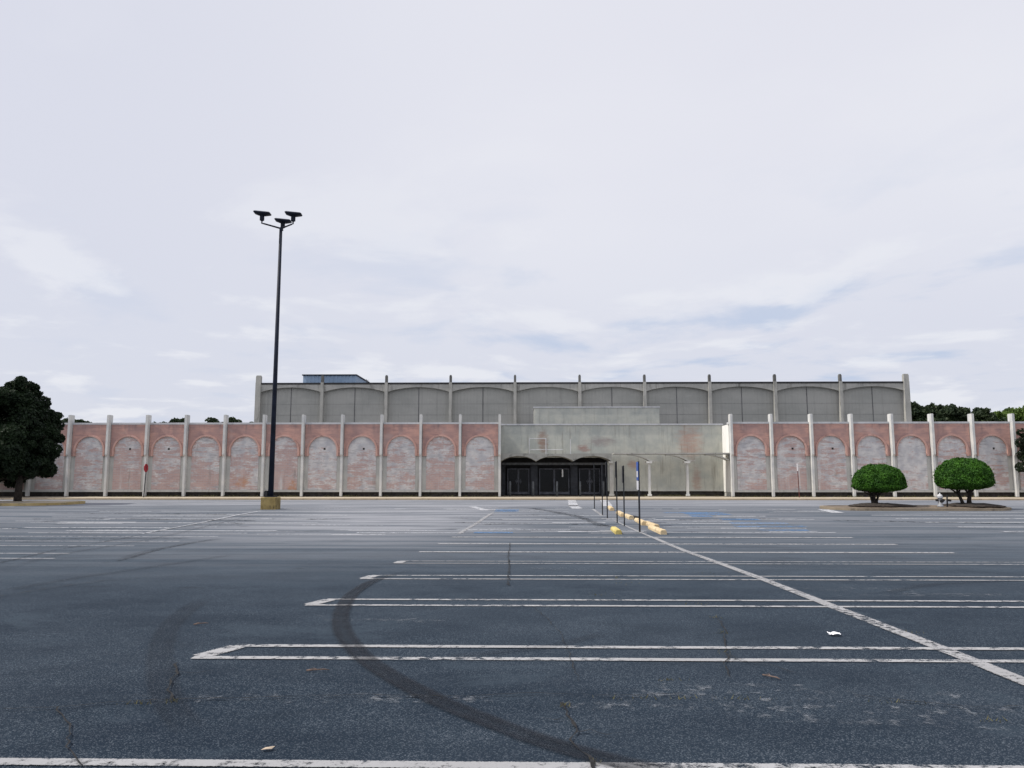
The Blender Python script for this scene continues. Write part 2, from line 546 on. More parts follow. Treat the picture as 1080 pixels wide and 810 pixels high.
# stall hairpins of the near bay: y of far and near line, px of left end; stalls run along x
bm = bmesh.new()
HP = [(681.6, 694.2, 203, 248), (632.5, 638.6, 322, 345), (607.2, 610.8, 380, 392), (592.0, 594.3, 416, 422)]
XR = 10.2
LW = .105
for yf, yn, xn, xf in HP:
    a, b = gp(xf, yf), gp(xn, yn)
    strip(bm, [(a.x, a.y), (XR, a.y)], LW, .008)
    strip(bm, [(b.x, b.y), (XR, b.y)], LW, .008)
    strip(bm, [(b.x + .05, b.y + .04), (a.x + .04, a.y - .04)], .20, .009, .2)
    strip(bm, [(XR + .55, b.y), (XR, a.y)], .13, .009, .2)
    strip(bm, [(XR, b.y), (XR + .55, b.y)], LW, .008, .2)
a = gp(540, 808.5)
strip(bm, [(-6, a.y), (XR, a.y)], LW, .008)
for yy, xl in ((582.2, 442), (573.6, 462), (566.6, 476)):
    a = gp(xl, yy)
    strip(bm, [(a.x, a.y), (gp(1000 if yy > 580 else 940 if yy > 570 else 896, yy).x, a.y)], .30, .008)
tag(obj('parking_lines', bm, M['white']), kind='structure')
bm = bmesh.new()
# long centre line of the bay
c0, c1, c2 = gp(1110, 732), gp(880, 641), gp(690, 567.5)
strip(bm, [(c0.x, c0.y), (c1.x, c1.y), (c2.x, c2.y)], .17, .010)
c3, c4 = gp(690, 567.5), gp(648, 549)
strip(bm, [(c3.x, c3.y), (c4.x, c4.y)], .11, .010)
c3, c4 = gp(635, 544), gp(625, 537)
strip(bm, [(c3.x, c3.y), (c4.x, c4.y)], .16, .010)
# left boundary of the accessible stalls
c3, c4 = gp(484, 563), gp(520, 541)
strip(bm, [(c3.x, c3.y), (c4.x, c4.y)], .16, .010)
tag(obj('centre_line', bm, M['white_cracked']), kind='structure')

# faded markings further off
bm = bmesh.new()
rr = random.Random(3)
for px0, px1, py in ((-60, 75, 583.7), (-60, 144, 575.7), (-60, 192, 570.7), (-60, 232, 565.7), (30, 262, 562.2), (70, 293, 559.7), (25, 180, 556.5),
                     (70, 336, 551.4), (110, 352, 547.4), (150, 367, 543.4), (170, 379, 539.3), (300, 390, 536.4), (105, 160, 539.6), (140, 240, 544.5), (60, 130, 552),
                     (-60, 60, 589)):
    a, b = gp(px0, py), gp(px1, py)
    strip(bm, [(a.x, a.y), (b.x, a.y)], .20 if py < 560 else .12, .008)
for px0, px1, py in ((945, 1110, 547), (976, 1110, 551), (1010, 1110, 556), (1056, 1140, 561), (919, 1110, 543.5), (1000, 1110, 540.5),
                     (815, 880, 539.4), (758, 766, 537.6), (690, 698, 537), (709, 716, 537), (842, 872, 539.2)):
    a, b = gp(px0, py), gp(px1, py)
    strip(bm, [(a.x, a.y), (b.x, a.y)], .22, .008)
for px0, px1, py in ((480, 560, 559), (560, 640, 560.5), (690, 880, 561.5), (500, 600, 552), (530, 620, 548), (540, 640, 544), (600, 640, 556), (545, 600, 540),
                     (700, 800, 556), (720, 830, 552.5), (760, 850, 557.2), (690, 770, 548.5), (560, 600, 537.3), (585, 592, 537), (520, 545, 537), (700, 735, 545)):
    a, b = gp(px0, py), gp(px1, py)
    strip(bm, [(a.x, a.y), (b.x, a.y)], .16, .008)
for k in range(34):
    a = gp(rr.uniform(478, 640) if k % 3 else rr.uniform(690, 860), rr.uniform(534.5, 563))
    strip(bm, [(a.x, a.y), (a.x + rr.uniform(.5, 3.2), a.y + rr.uniform(-.04, .04))], rr.uniform(.06, .22), .007)
for k in range(26):
    a = gp(rr.uniform(-20, 400), rr.uniform(533, 566))
    strip(bm, [(a.x, a.y), (a.x + rr.uniform(.6, 3.5), a.y + rr.uniform(-.04, .04))], rr.uniform(.06, .2), .007)
# stop bars and an arrow before the entrance road
for q in (((468, 537), (530, 537.6)), ((498, 534.5), (512, 538.5)), ((416, 537), (428, 537)), ((603, 527.5), (605, 534)), ((604, 533), (609, 536.6)), ((637, 527.5), (641, 534)), ((868, 537.5), (884, 541))):
    a, b = gp(*q[0]), gp(*q[1])
    strip(bm, [(a.x, a.y), (b.x, b.y)], .45 if q[0][0] < 540 else .6, .009)
# centre line of the left bay, leading to the lamp post
a, b = gp(150, 563), gp(275, 539)
strip(bm, [(a.x, a.y), (b.x, b.y)], .12, .010)
tag(obj('faded_parking_lines', bm, M['white_old']), kind='structure')

bm = bmesh.new()
for px0, px1, py, w in ((500, 541, 562, .45), (522, 547, 538.6, 2.2), (722, 766, 541.8, 2.0), (728, 750, 544.6, 1.0), (775, 850, 555.5, .5), (800, 852, 559.5, .45), (700, 720, 541, .5), (760, 800, 548, .7), (770, 830, 552, .5)):
    a, b = gp(px0, py), gp(px1, py)
    strip(bm, [(a.x, a.y), (b.x, a.y)], w, .012)
tag(obj('accessible_stall_markings', bm, M['blue']), kind='structure')

# old blasted-off lines, mere ghosts and specks
bm = bmesh.new()
for (px0, py0, px1, py1, w) in ((100, 738, 520, 736, .22), (640, 737, 1090, 742, .5), (690, 728, 860, 731, .4), (760, 748, 1040, 756, .5), (820, 620.5, 960, 622.5, .45), (880, 627, 1060, 628, .3),
                                (330, 652, 470, 655, .3), (560, 599.5, 640, 600.5, .5), (600, 746, 700, 742, .2), (430, 738, 520, 737, .15)):
    a, b = gp(px0, py0), gp(px1, py1)
    strip(bm, [(a.x, a.y), (b.x, b.y)], w, .005)
tag(obj('ghost_parking_lines', bm, M['ghost']), kind='structure')

bm = bmesh.new()
sk = smooth_path(pix([(447, 600), (415, 606.5), (390, 615), (371, 628), (361, 642), (359, 658), (366, 675), (383, 694), (410, 713), (447, 733), (495, 754), (555, 777), (620, 797), (680, 812), (760, 830)]))
strip(bm, sk, [.13 + .09 * min(1, i / 25) for i in range(len(sk))], .014, .15)
tag(obj('tyre_skid_mark', bm, M['skid']), kind='structure')
bm = bmesh.new()
sk = smooth_path(pix([(222, 630), (203, 641), (185, 655), (173, 672), (168, 692), (170, 715), (180, 745), (205, 775)]))
strip(bm, sk, .26, .014, .15)
sk = smooth_path(pix([(640, 668), (590, 681), (530, 689), (470, 694)]))
strip(bm, sk, .16, .014, .15)
sk = smooth_path(pix([(0, 625), (70, 612), (150, 600), (250, 585)]))
strip(bm, sk, .25, .014, .3)
sk = smooth_path(pix([(125, 592), (160, 581), (200, 573), (235, 568)]))
strip(bm, sk, .35, .014, .3)
sk = smooth_path(pix([(0, 603), (60, 586), (130, 574), (215, 556), (270, 543)]))
strip(bm, sk, .22, .014, .3)
sk = smooth_path(pix([(1090, 612), (1040, 614), (985, 617), (930, 626)]))
strip(bm, sk, .2, .014, .2)
tag(obj('faint_skid_marks', bm, M['skid_faint']), kind='structure')


def crack(bm, pts, w, jit, lift=.017, seed=0):
    r = random.Random(seed)
    base = pix(pts)
    out, ws = [], []
    for a, b in zip(base, base[1:]):
        k = max(2, int((b - a).length / .07))
        for j in range(k):
            p = a.lerp(b, j / k)
            out.append((p.x + r.uniform(-jit, jit), p.y + r.uniform(-jit, jit))); ws.append(w * r.uniform(.15, 1.3))
    out.append((base[-1].x, base[-1].y)); ws.append(w * .3)
    strip(bm, out, ws, lift, 1)


bm = bmesh.new()
crack(bm, [(594, 744), (600, 757), (609, 775), (603, 783), (614, 795), (627, 806), (629, 818)], .022, .014, seed=1)
crack(bm, [(184, 701), (186, 710), (180, 722), (178, 730), (180, 741)], .022, .015, seed=2)
crack(bm, [(757, 652), (764, 664), (763, 680), (768, 692), (764, 706), (770, 716)], .011, .02, seed=3)
crack(bm, [(130, 742), (170, 740), (212, 739), (300, 737), (390, 735), (470, 737)], .012, .014, seed=4)
crack(bm, [(536, 618), (537, 600), (536, 588), (538, 573)], .022, .02, seed=5)
crack(bm, [(0, 750), (60, 748), (130, 742)], .009, .012, seed=6)
crack(bm, [(0, 630), (60, 620), (110, 613), (160, 609)], .02, .02, seed=7)
crack(bm, [(305, 600), (328, 600)], .05, .01, seed=8)
crack(bm, [(560, 640), (575, 652), (590, 668), (600, 690), (610, 720)], .008, .015, seed=9)
crack(bm, [(609, 775), (622, 772), (640, 777), (655, 775)], .010, .012, seed=21)
crack(bm, [(600, 757), (585, 762), (572, 760)], .009, .012, seed=22)
crack(bm, [(470, 737), (560, 733), (650, 736), (720, 734)], .009, .014, seed=23)
crack(bm, [(900, 735), (960, 742), (1030, 748), (1090, 747)], .010, .014, seed=24)
crack(bm, [(768, 692), (790, 700), (812, 703), (840, 712)], .008, .014, seed=25)
crack(bm, [(186, 710), (205, 712), (226, 709)], .007, .01, seed=26)
crack(bm, [(60, 748), (75, 770), (70, 790), (88, 812)], .010, .014, seed=27)
tag(obj('asphalt_cracks', bm, M['crack']), kind='structure')
bm = bmesh.new()
for k in range(26):
    u_ = rr.uniform(470, 640) if k % 2 else rr.uniform(0, 420); v_ = rr.uniform(533, 562)
    crack(bm, [(u_, v_), (u_ + rr.uniform(15, 60), v_ + rr.uniform(-.4, .4))], rr.uniform(.10, .30), .06, .012, seed=40 + k)
crack(bm, [(0, 594), (60, 580), (150, 563.5), (205, 553), (268, 541)], .12, .03, .012, seed=11)
crack(bm, [(125, 592), (170, 579), (225, 569)], .10, .03, .012, seed=12)
crack(bm, [(560, 536), (610, 545), (640, 556)], .5, .05, .012, seed=13)
crack(bm, [(480, 545), (640, 541)], .18, .08, .012, seed=14)
crack(bm, [(480, 551), (650, 554)], .22, .08, .012, seed=15)
crack(bm, [(700, 549), (820, 547)], .22, .08, .012, seed=16)
crack(bm, [(90, 546.5), (270, 549.5)], .3, .08, .012, seed=17)
crack(bm, [(60, 541.5), (240, 542.5)], .35, .08, .012, seed=18)
crack(bm, [(880, 549), (1100, 553)], .3, .08, .012, seed=19)
crack(bm, [(-40, 569), (200, 568)], .3, .08, .012, seed=20)
tag(obj('crack_filler', bm, M['crack_old']), kind='structure')

# ------------------------------------------------------------------ leafy meshes
def quads_obj(name, C, Nrm, size, mat, parent=None, aspect=1.6, extra=None):
    """one small leaf-shaped face per centre"""
    n = len(C)
    a = np.where(np.abs(Nrm[:, 2:3]) < .9, np.array([[0, 0, 1.0]]), np.array([[1.0, 0, 0]]))
    u = np.cross(Nrm, a); u /= np.linalg.norm(u, axis=1, keepdims=True) + 1e-9
    v = np.cross(Nrm, u)
    ang = rng.uniform(0, 2 * np.pi, n)[:, None]
    uu = u * np.cos(ang) + v * np.sin(ang); vv = -u * np.sin(ang) + v * np.cos(ang)
    s = (size * rng.uniform(.6, 1.4, n))[:, None]
    bend = Nrm * s * .25
    V = np.stack([C - uu * s * aspect * .5, C + vv * s * .5 + bend * .4, C + uu * s * aspect * .5 - bend, C - vv * s * .5 + bend * .4], 1).reshape(-1, 3)
    verts = V
    faces = np.arange(4 * n).reshape(-1, 4)
    me = bpy.data.meshes.new(name)
    if extra is not None:
        ev, ef = extra
        k = len(verts)
        verts = np.concatenate([verts, ev]); fl = faces.tolist() + [[i + k for i in f] for f in ef]
    else:
        fl = faces.tolist()
    me.from_pydata(verts.tolist(), [], fl)
    me.materials.append(mat)
    o = bpy.data.objects.new(name, me); COL.objects.link(o)
    if parent: o.parent = parent
    return o


def rand_dirs(n):
    d = rng.normal(size=(n, 3)); return d / np.linalg.norm(d, axis=1, keepdims=True)


def blob_points(blobs, per_area, depth=.35):
    Cs, Ns = [], []
    for (c, r) in blobs:
        c = np.array(c); r = np.array(r)
        n = int(per_area * (r[0] * r[1] + r[0] * r[2] + r[1] * r[2]))
        d = rand_dirs(n)
        rad = 1 - depth * rng.random(n) ** 1.5
        lump = np.array([1 + .22 * mnoise.noise(Vector(q * 2.3 + c)) + .12 * mnoise.noise(Vector(q * 6 + c * 2)) for q in d])
        p = c + d * r * (rad * lump)[:, None]
        nn = d + rng.normal(size=d.shape) * .75
        nn /= np.linalg.norm(nn, axis=1, keepdims=True)
        Cs.append(p); Ns.append(nn)
    return np.concatenate(Cs), np.concatenate(Ns)


def clump_tree(name, loc, h, r, seed, mat, label, trunk_h=.35, nb=26, leaf=.16, dens=260, trunk_r=.22, group=None, squash=.8):
    rr = random.Random(seed)
    t = thing(name, loc, label, 'tree', group)
    bm = bmesh.new()
    tube(bm, [(0, 0, -.3), (.05, 0, h * trunk_h * .5), (-.04, .05, h * trunk_h), (.03, 0, h * .62), (0, 0, h * .85)], [trunk_r * 1.35, trunk_r, trunk_r * .85, trunk_r * .5, trunk_r * .15], 9)
    blobs = []
    for i in range(nb):
        f = (i + .5) / nb
        z = h * (trunk_h + (1 - trunk_h) * f ** .85)
        env = math.sin(math.pi * min(1, .18 + .80 * (z / h - trunk_h) / (1 - trunk_h) * .98)) ** .6
        a = i * 2.399 + rr.uniform(-.5, .5)
        rad = r * env * rr.uniform(.35, .85)
        br = r * rr.uniform(.22, .42)
        c = (rad * math.cos(a), rad * math.sin(a), min(z, h - br * squash * .8))
        blobs.append((c, (br, br, br * squash)))
        if i % 2 == 0:
            z0 = min(c[2] * .75, h * .6)
            tube(bm, [(0, 0, z0), (c[0] * .5, c[1] * .5, z0 + (c[2] - z0) * .45), c], [trunk_r * .4, trunk_r * .22, trunk_r * .06], 6)
    obj('trunk', bm, M['bark'], t, True)
    C, Nn = blob_points(blobs, dens)
    quads_obj('crown', C, Nn, leaf, mat, t)
    return t


# ------------------------------------------------------------------ the store
store = thing('department_store', (0, 0, 0), 'long closed department store with pink arched brick wings and a tall grey rear block', 'building')
B = 3.05
left_px = [66.9, 108.4, 149.9, 192.4, 233.9, 275.4, 317, 359.3, 401.3, 443, 484.2, 526]
right_px = [774, 818, 860.3, 902.8, 945.3, 988, 1031, 1074.7]
YP = YW - .42
XL = float(np.mean([xat(p, YP, 523) - B * i for i, p in enumerate(left_px)]))
XRW = float(np.mean([xat(p, YP, 523) - B * i for i, p in enumerate(right_px)]))
ZB = zat(523, YP)             # walk level at the wall
ZT = zat(445.5, YW)           # top of wing wall
ZJ = zat(481, YW)             # horizontal joint under the arches
ZAT = zat(460, YW)            # arch crown
RI = 1.10
ZS = ZAT - RI
ZPT = zat(437.3, YP)
ZP0 = ZB + .30                # bottom of the brick above the footing

nL0, nL1 = -4, 11
nR0, nR1 = 0, 10


def arc(cx, cz, r, a0, a1, n):
    return [(cx + r * math.cos(a0 + (a1 - a0) * i / n), cz + r * math.sin(a0 + (a1 - a0) * i / n)) for i in range(n + 1)]


def wing(x0, n0, n1):
    xa, xb = x0 + n0 * B, x0 + n1 * B
    obj('brick_wall', bx(xa, xb, YW, YW + .5, ZP0, ZT - .14), M['cream'], store)
    obj('footing', bx(xa + .05, xb - .05, YW + .16, YW + .48, ZB - .6, ZP0 - .002), M['void'], store)
    obj('base_ledge', bx(xa, xb, YW - .075, YW - .002, ZP0 - .02, ZP0 + .14), M['cream'], store)
    obj('coping', bx(xa - .1, xb + .1, YW - .13, YW + .6, ZT - .135, ZT + .01), M['coping'], store)
    obj('wing_body', bx(xa + .05, xb - .05, YW + .505, YW + 36, ZB - .5, ZT - .30), M['cream'], store)
    obj('flat_roof', bx(xa + .1, xb - .1, YW + .62, YW + 35.9, ZT - .298, ZT - .12), M['roof'], store)
    for i in range(n0, n1 + 1):
        x = x0 + i * B
        bm = bmesh.new()
        w = .088
        # deep fin above the joint, slimmer below
        pr = [(YW - .02, ZB - .05), (YW - .30, ZB - .05), (YW - .34, ZJ - .05), (YW - .46, ZJ + .12), (YW - .46, ZPT), (YW + .10, ZPT), (YW + .10, ZT + .012), (YW - .02, ZT + .012)]
        a = [bm.verts.new((x - w, y, z)) for y, z in pr]; b = [bm.verts.new((x + w, y, z)) for y, z in pr]
        bm.faces.new(a); bm.faces.new(list(reversed(b)))
        for k in range(len(pr)):
            j = (k + 1) % len(pr)
            bm.faces.new((a[k], a[j], b[j], b[k]))
        box(bm, x - w + .012, x + w - .012, YW - .44, YW + .08, ZPT + .001, ZPT + .03)
        obj('pilaster', bm, M['pilaster'], store)
    for i in range(n0, n1):
        cx = x0 + (i + .5) * B
        hw = B / 2 - .125
        ro = RI + .02
        o = [(cx - hw, ZJ), (cx - ro, ZJ)] + [(cx - ro, ZS)] + arc(cx, ZS, ro, math.pi, 0, 28)[1:-1] + [(cx + ro, ZS), (cx + ro, ZJ), (cx + hw, ZJ), (cx + hw, ZT - .137), (cx - hw, ZT - .137)]
        obj('brick_spandrel', prism(bmesh.new(), o, YW - .10, YW - .001), M['spandrel'], store)
        r = RI
        o = [(cx - r, ZP0 + .142)] + [(cx - r, ZS)] + arc(cx, ZS, r, math.pi, 0, 28)[1:-1] + [(cx + r, ZS), (cx + r, ZP0 + .142)]
        p = obj('arch_panel', prism(bmesh.new(), o, YW - .035, YW - .001), M['peeled'], store)
        ra, rb = RI - .012, RI + .12
        o = [(cx - rb, ZJ), (cx - ra, ZJ), (cx - ra, ZS)] + arc(cx, ZS, ra, math.pi, 0, 32)[1:-1] + [(cx + ra, ZS), (cx + ra, ZJ), (cx + rb, ZJ), (cx + rb, ZS)] + arc(cx, ZS, rb, 0, math.pi, 32)[1:-1] + [(cx - rb, ZS)]
        obj('arch_trim', prism(bmesh.new(), o, YW - .17, YW - .0365), M['trim'], p)
        if (i * 7 + 3) % 5 in (0, 2):
            v = obj('vent_hole', bx(cx + .05, cx + .20, YW - .045, YW - .036, ZS + .05, ZS + .2), M['void'], p)


wing(XL, nL0, nL1)
wing(XRW, nR0, nR1)

# ---- set-back middle with its vaulted canopy
xm0, xm1 = XL + nL1 * B, XRW
ZM = zat(447.3, YM)
YC = YM - 2.35
zc_top = zat(478.3, YC); zc_sup = zat(487.0, YC); zc_crown = zat(481.5, YC)
xe0, xe1 = xm0, xat(641, YM)
pats = [(xat(573, YM), zat(466, YM), .55, 1.3, (.22, .075, .035)), (xat(616, YM), zat(473, YM), .7, .35, (.25, .07, .05)),
        (xat(729, YM), zat(466, YM), 1.3, 1.8, (.42, .24, .18)), (xat(634, YM), zat(466, YM), 1.6, .5, (.22, .17, .17)), (xat(735, YM), zat(508, YM), .5, 1.6, (.33, .21, .17)), (xat(668, YM), zat(490, YM), .5, .5, (.38, .22, .18))]
M['mid_wall'] = make_stained('middle_wall_render', (.36, .375, .348), (.475, .475, .42), (.21, .20, .17), .65, 4, .3, pats)
obj('entrance_wall', bx(xm0 - .1, xm1 + .1, YM, YM + .5, zc_top - .25, ZM - .10), M['mid_wall'], store)
obj('entrance_wall', bx(xe1, xm1 + .1, YM + .001, YM + .5, ZB + .30, zc_top - .252), M['mid_wall'], store)
obj('footing', bx(xe1 + .02, xm1, YM + .12, YM + .48, ZB - .6, ZB + .298), M['void'], store)
obj('base_ledge', bx(xe1 + .5, xm1 - .002, YM - .05, YM - .001, ZB + .31, ZB + .42), M['cream'], store)
obj('coping', bx(xm0 - .1, xm1 + .1, YM - .08, YM + .6, ZM - .098, ZM + .02), M['coping'], store)
obj('flat_roof', bx(xm0, xm1, YM + .62, YU - .1, ZM - .5, ZM - .2), M['roof'], store)
# return wall of the right wing, whitened to throw more bounce light
obj('return_wall', bx(XRW + .01, XRW + .35, YW + .52, YM - .002, ZB + .25, ZT - .14), M['white_wall'], store)
obj('return_wall', bx(xm0 - .35, xm0 - .01, YW + .52, YM + 2.6, ZB + .0, ZT - .14), M['pilaster'], store)
# recess
yd = YM + 1.5
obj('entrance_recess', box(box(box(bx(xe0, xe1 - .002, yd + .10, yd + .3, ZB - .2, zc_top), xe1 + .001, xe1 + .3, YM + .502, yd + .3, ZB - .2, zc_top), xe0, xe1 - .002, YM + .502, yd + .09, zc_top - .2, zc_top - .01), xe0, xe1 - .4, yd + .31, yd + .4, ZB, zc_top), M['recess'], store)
zh = zat(489.2, YM)
obj('header_beam', bx(xe0 + .12, xat(640, YM), YM - .12, YM + .06, zh - .09, zh + .09), M['bollard'], store)
for pa, pb in ((528.5, 533), (559.5, 567), (601.5, 609), (633.5, 641)):
    obj('frame_post', bx(xat(pa, yd), xat(pb, yd), yd - .22, yd - .002, ZB - .05, zh - .1), M['dark_metal'], store)


def door(pa, pb, glass_only=False):
    x0, x1 = xat(pa, yd), xat(pb, yd)
    zt = zat(494, yd)
    bm = bmesh.new(); f = .09
    box(bm, x0, x0 + f, yd - .08, yd, ZB, zt); box(bm, x1 - f, x1, yd - .08, yd, ZB, zt)
    box(bm, x0 + f, x1 - f, yd - .08, yd, zt - f, zt); box(bm, x0 + f, x1 - f, yd - .08, yd, ZB + .02, ZB + .22)
    xm = (x0 + x1) / 2
    box(bm, xm - .07, xm + .07, yd - .085, yd - .004, ZB + .22, zt - f)
    d = obj('door', bm, M['frame_grey'], store)
    obj('glass', bx(x0 + f, x1 - f, yd - .045, yd - .03, ZB + .22, zt - f), M['door_glass'], d)
    if not glass_only:
        for s in (-1, 1):
            bm = bmesh.new()
            tube(bm, [(xm + s * .16, yd - .13, ZB + .85), (xm + s * .16, yd - .13, ZB + 1.25)], .022, 8)
            box(bm, xm + s * .16 - .09, xm + s * .16 + .09, yd - .12, yd - .1, ZB + .98, ZB + 1.14)
            obj('door_handle', bm, M['frame_grey'], d)


door(535, 558.5)
door(568.5, 600.5, True)
door(610.5, 633)
# canopy bays and columns
sup = [xm0 + .05] + [xat(p, YC) for p in (565.5, 605, 645.5, 685.7, 726)] + [XRW - .12]
for k, (a, b) in enumerate(zip(sup, sup[1:])):
    n = 20
    o = [(a, zc_top - .04 * (k % 2)), (a, zc_sup + .04)] + [(a + .06 + (b - a - .12) * i / n, zc_sup + .04 + (zc_crown - zc_sup) * (1 - (2 * i / n - 1) ** 2) ** .75) for i in range(1, n)] + [(b - .003, zc_sup + .04), (b - .003, zc_top - .04 * (k % 2))]
    if k < 3:
        obj('canopy_vault', prism(bmesh.new(), o, YC, YM - .13), M['soffit'], store)
    else:
        # only the near half of each shell is left, rising leftward from its column, with a stub beyond it
        up_, lo_ = [], []
        for i in range(n + 1):
            q = i / n
            x = b - (b - a) * .56 * (1 - q)
            z = zc_sup + .05 + (zc_top - .19 - zc_sup) * (1 - q ** 2.2)
            up_.append((x, z + .05 + .07 * q)); lo_.append((x, z))
        if k < 5:
            up_ += [(b + .35, zc_sup + .10), (b + .62, zc_sup + .12)]; lo_ += [(b + .35, zc_sup + .02), (b + .62, zc_sup + .07)]
        obj('canopy_shell', prism(bmesh.new(), up_ + lo_[::-1], YC + .05, YC + .75), M['conc'], store)
obj('canopy_edge', bx(sup[3] + .2, xm1 - .01, YC + .03, YC + 1.5, zc_top - .055, zc_top + .05), M['conc'], store)
for k, x in enumerate(sup[1:-1]):
    if k < 2:  # columns at the doors stand back in the shade
        continue
    bm = bmesh.new()
    w = .095 if k > 2 else .15
    box(bm, x - w, x + w, YC + .25, YC + .25 + 2 * w, ZB - .05, zc_sup + .02)
    box(bm, x - w - .05, x + w + .05, YC + .20, YC + .30 + 2 * w, ZB - .04, ZB + .12)
    c = obj('canopy_column', bm, M['pilaster'] if k > 2 else M['conc'], store, bevel=.015)
    bm = bmesh.new()
    prism(bm, [(x - .22, zc_sup - .12), (x + .14, zc_sup - .12), (x + .20, zc_sup + .036), (x - .26, zc_sup + .036)], YC - .03, YC + .7)
    obj('column_head', bm, M['pilaster'] if k > 2 else M['conc'], c)
# penthouse on the middle roof
yp = YM + 2.2
obj('penthouse', bx(xat(563.5, yp), xat(697, yp), yp, yp + 3.2, ZM - .4, zat(430.3, yp)), M['mid_wall'], store)
obj('coping', bx(xat(563.5, yp) - .06, xat(697, yp) + .06, yp - .06, yp + 3.26, zat(430.2, yp), zat(429, yp)), M['coping'], store)

# ---- tall rear block
BU = 5.86
xu = [xat(p, YU - .3, 425) for p in (270, 339.5, 409, 477, 544, 611, 679, 748, 818, 887, 957)]
A_ = np.polyfit(range(11), xu, 1)
xu = [A_[1] + A_[0] * i for i in range(11)]
ZU = zat(405.5, YU)
ZUP = zat(397, YU)
obj('rear_block', bx(xu[0] - .1, xu[-1] + .1, YU, YU + 32, ZB - .4, ZU - .02), M['upper'], store)
obj('roof_edge', bx(xu[0] - .15, xu[-1] + .15, YU - .38, YU + 32.1, ZU + .002, ZU + .16), M['black_edge'], store)
for i, x in enumerate(xu):
    w = .135 if 0 < i < 10 else .24
    rp = obj('rear_pilaster', bx(x - w, x + w, YU - .48, YU - .003, ZB + 3, ZU + .17), M['conc'], store)
    wt = w * (.78 if 0 < i < 10 else .95)
    bm = bx(x - wt, x + wt, YU - .46, YU - .12, ZU + .1701, ZUP)
    box(bm, x - wt + .03, x + wt - .03, YU - .43, YU - .15, ZUP + .001, ZUP + .09)
    obj('weathered_tip', bm, M['tip'] if 0 < i < 10 else M['conc'], rp)
    if i < 10:
        a, b = x + w + .001, xu[i + 1] - .137
        n = 24
        zs, zc = zat(413.5, YU), zat(408.6, YU)
        o = [(a, ZU), (a, zs)] + [(a + (b - a) * k / n, zs + (zc - zs) * (1 - abs(2 * k / n - 1) ** 2.0) ** .9) for k in range(1, n)] + [(b, zs), (b, ZU)]
        obj('arched_cornice', prism(bmesh.new(), o, YU - .34, YU - .004), M['conc'], store)
        if i != 4:
            xc = (x + xu[i + 1]) / 2
            obj('panel_seam', bx(xc - .028, xc + .028, YU - .03, YU - .001, ZT - .5, zc - .02), M['roof'], store)
        for s in range(3):
            zz = ZT + .4 + s * 1.0
            obj('panel_seam', bx(a, b, YU - .012, YU - .001, zz, zz + .012), M['roof'], store)

# blue metal housing on the tall roof
t = thing('rooftop_unit', at(350, 405, YU + 4), 'blue ribbed metal housing on the roof of the tall grey block', 'rooftop unit')
ya, yb = YU + 4, YU + 10
x0, x1 = xat(319.5, ya, 400), xat(375.5, ya, 400)
zb, zt = ZU + .1, zat(395.5, ya)
lx, ly, lz = t.location
bm = bmesh.new()
k = 0
n = 14
for i in range(n):
    a = x0 + (x1 - x0) * i / n; b = x0 + (x1 - x0) * (i + 1) / n
    box(bm, a, b - .10, ya + .05, yb, zb, zt); box(bm, b - .0999, b - .0001, ya, yb + .02, zb, zt)
for v in bm.verts: v.co -= t.location
obj('housing', bm, M['blue_metal'], t)
bm = bx(x0 - .08, x1 + .08, ya - .08, yb + .08, zt + .001, zt + .10)
for v in bm.verts: v.co -= t.location
obj('lid', bm, M['navy_pole'], t)
p = at(386.3, 403, YU + 3)
t = thing('roof_antenna', (p.x, p.y, ZU + .16), 'thin small antenna beside the blue housing on the tall roof', 'antenna')
bm = tube(bmesh.new(), [(0, 0, 0), (0, 0, .75)], .03, 6)
tube(bm, [(-.25, 0, .62), (.25, 0, .66)], .02, 6)
obj('mast', bm, M['frame_grey'], t)

# thin leftover sign frame above the entrance
p = at(575, 478, YM - .5)
t = thing('leftover_framework', (p.x, p.y, zc_top), 'thin pale leftover sign frame standing above the entrance canopy', 'sign frame')
for pa, pyt in ((558.3, 463), (602, 463), (576, 462)):
    obj('upright', tube(bmesh.new(), [(xat(pa, p.y) - p.x, 0, 0), (xat(pa, p.y) - p.x, 0, zat(pyt, p.y) - zc_top)], .035, 6), M['coping'], t)
for pa, pb, py in ((558.3, 594, 474.3), (558.3, 576, 462.6)):
    z = zat(py, p.y) - zc_top
    obj('rail', tube(bmesh.new(), [(xat(pa, p.y) - p.x, 0, z), (xat(pb, p.y) - p.x, 0, z)], .028, 6), M['coping'], t)

# hanging pale strip in the entrance
p = at(593.3, 499, YM + .3)
tag(obj('hanging_strip', bx(-.05, .05, -.01, .01, -.3, .3), M['pale'], None, loc=p), 'pale strip hanging in front of the dark middle entrance doors', 'strip')

# ------------------------------------------------------------------ walk, kerb, islands
yk = 54.6
zk = zat(526.2, yk)
zk = max(zk, G(yk) + .11)
tag(obj('sidewalk', bx(-70, 70, yk + .16, YW + 4.5, -.45, zk), M['walk']), kind='structure')
bm = bmesh.new()
x = -70
while x < 70:
    box(bm, x, x + 2.98, yk, yk + .155, -.45, zk + .006); x += 3
tag(obj('kerb', bm, M['kerb'], bevel=.02), kind='structure')


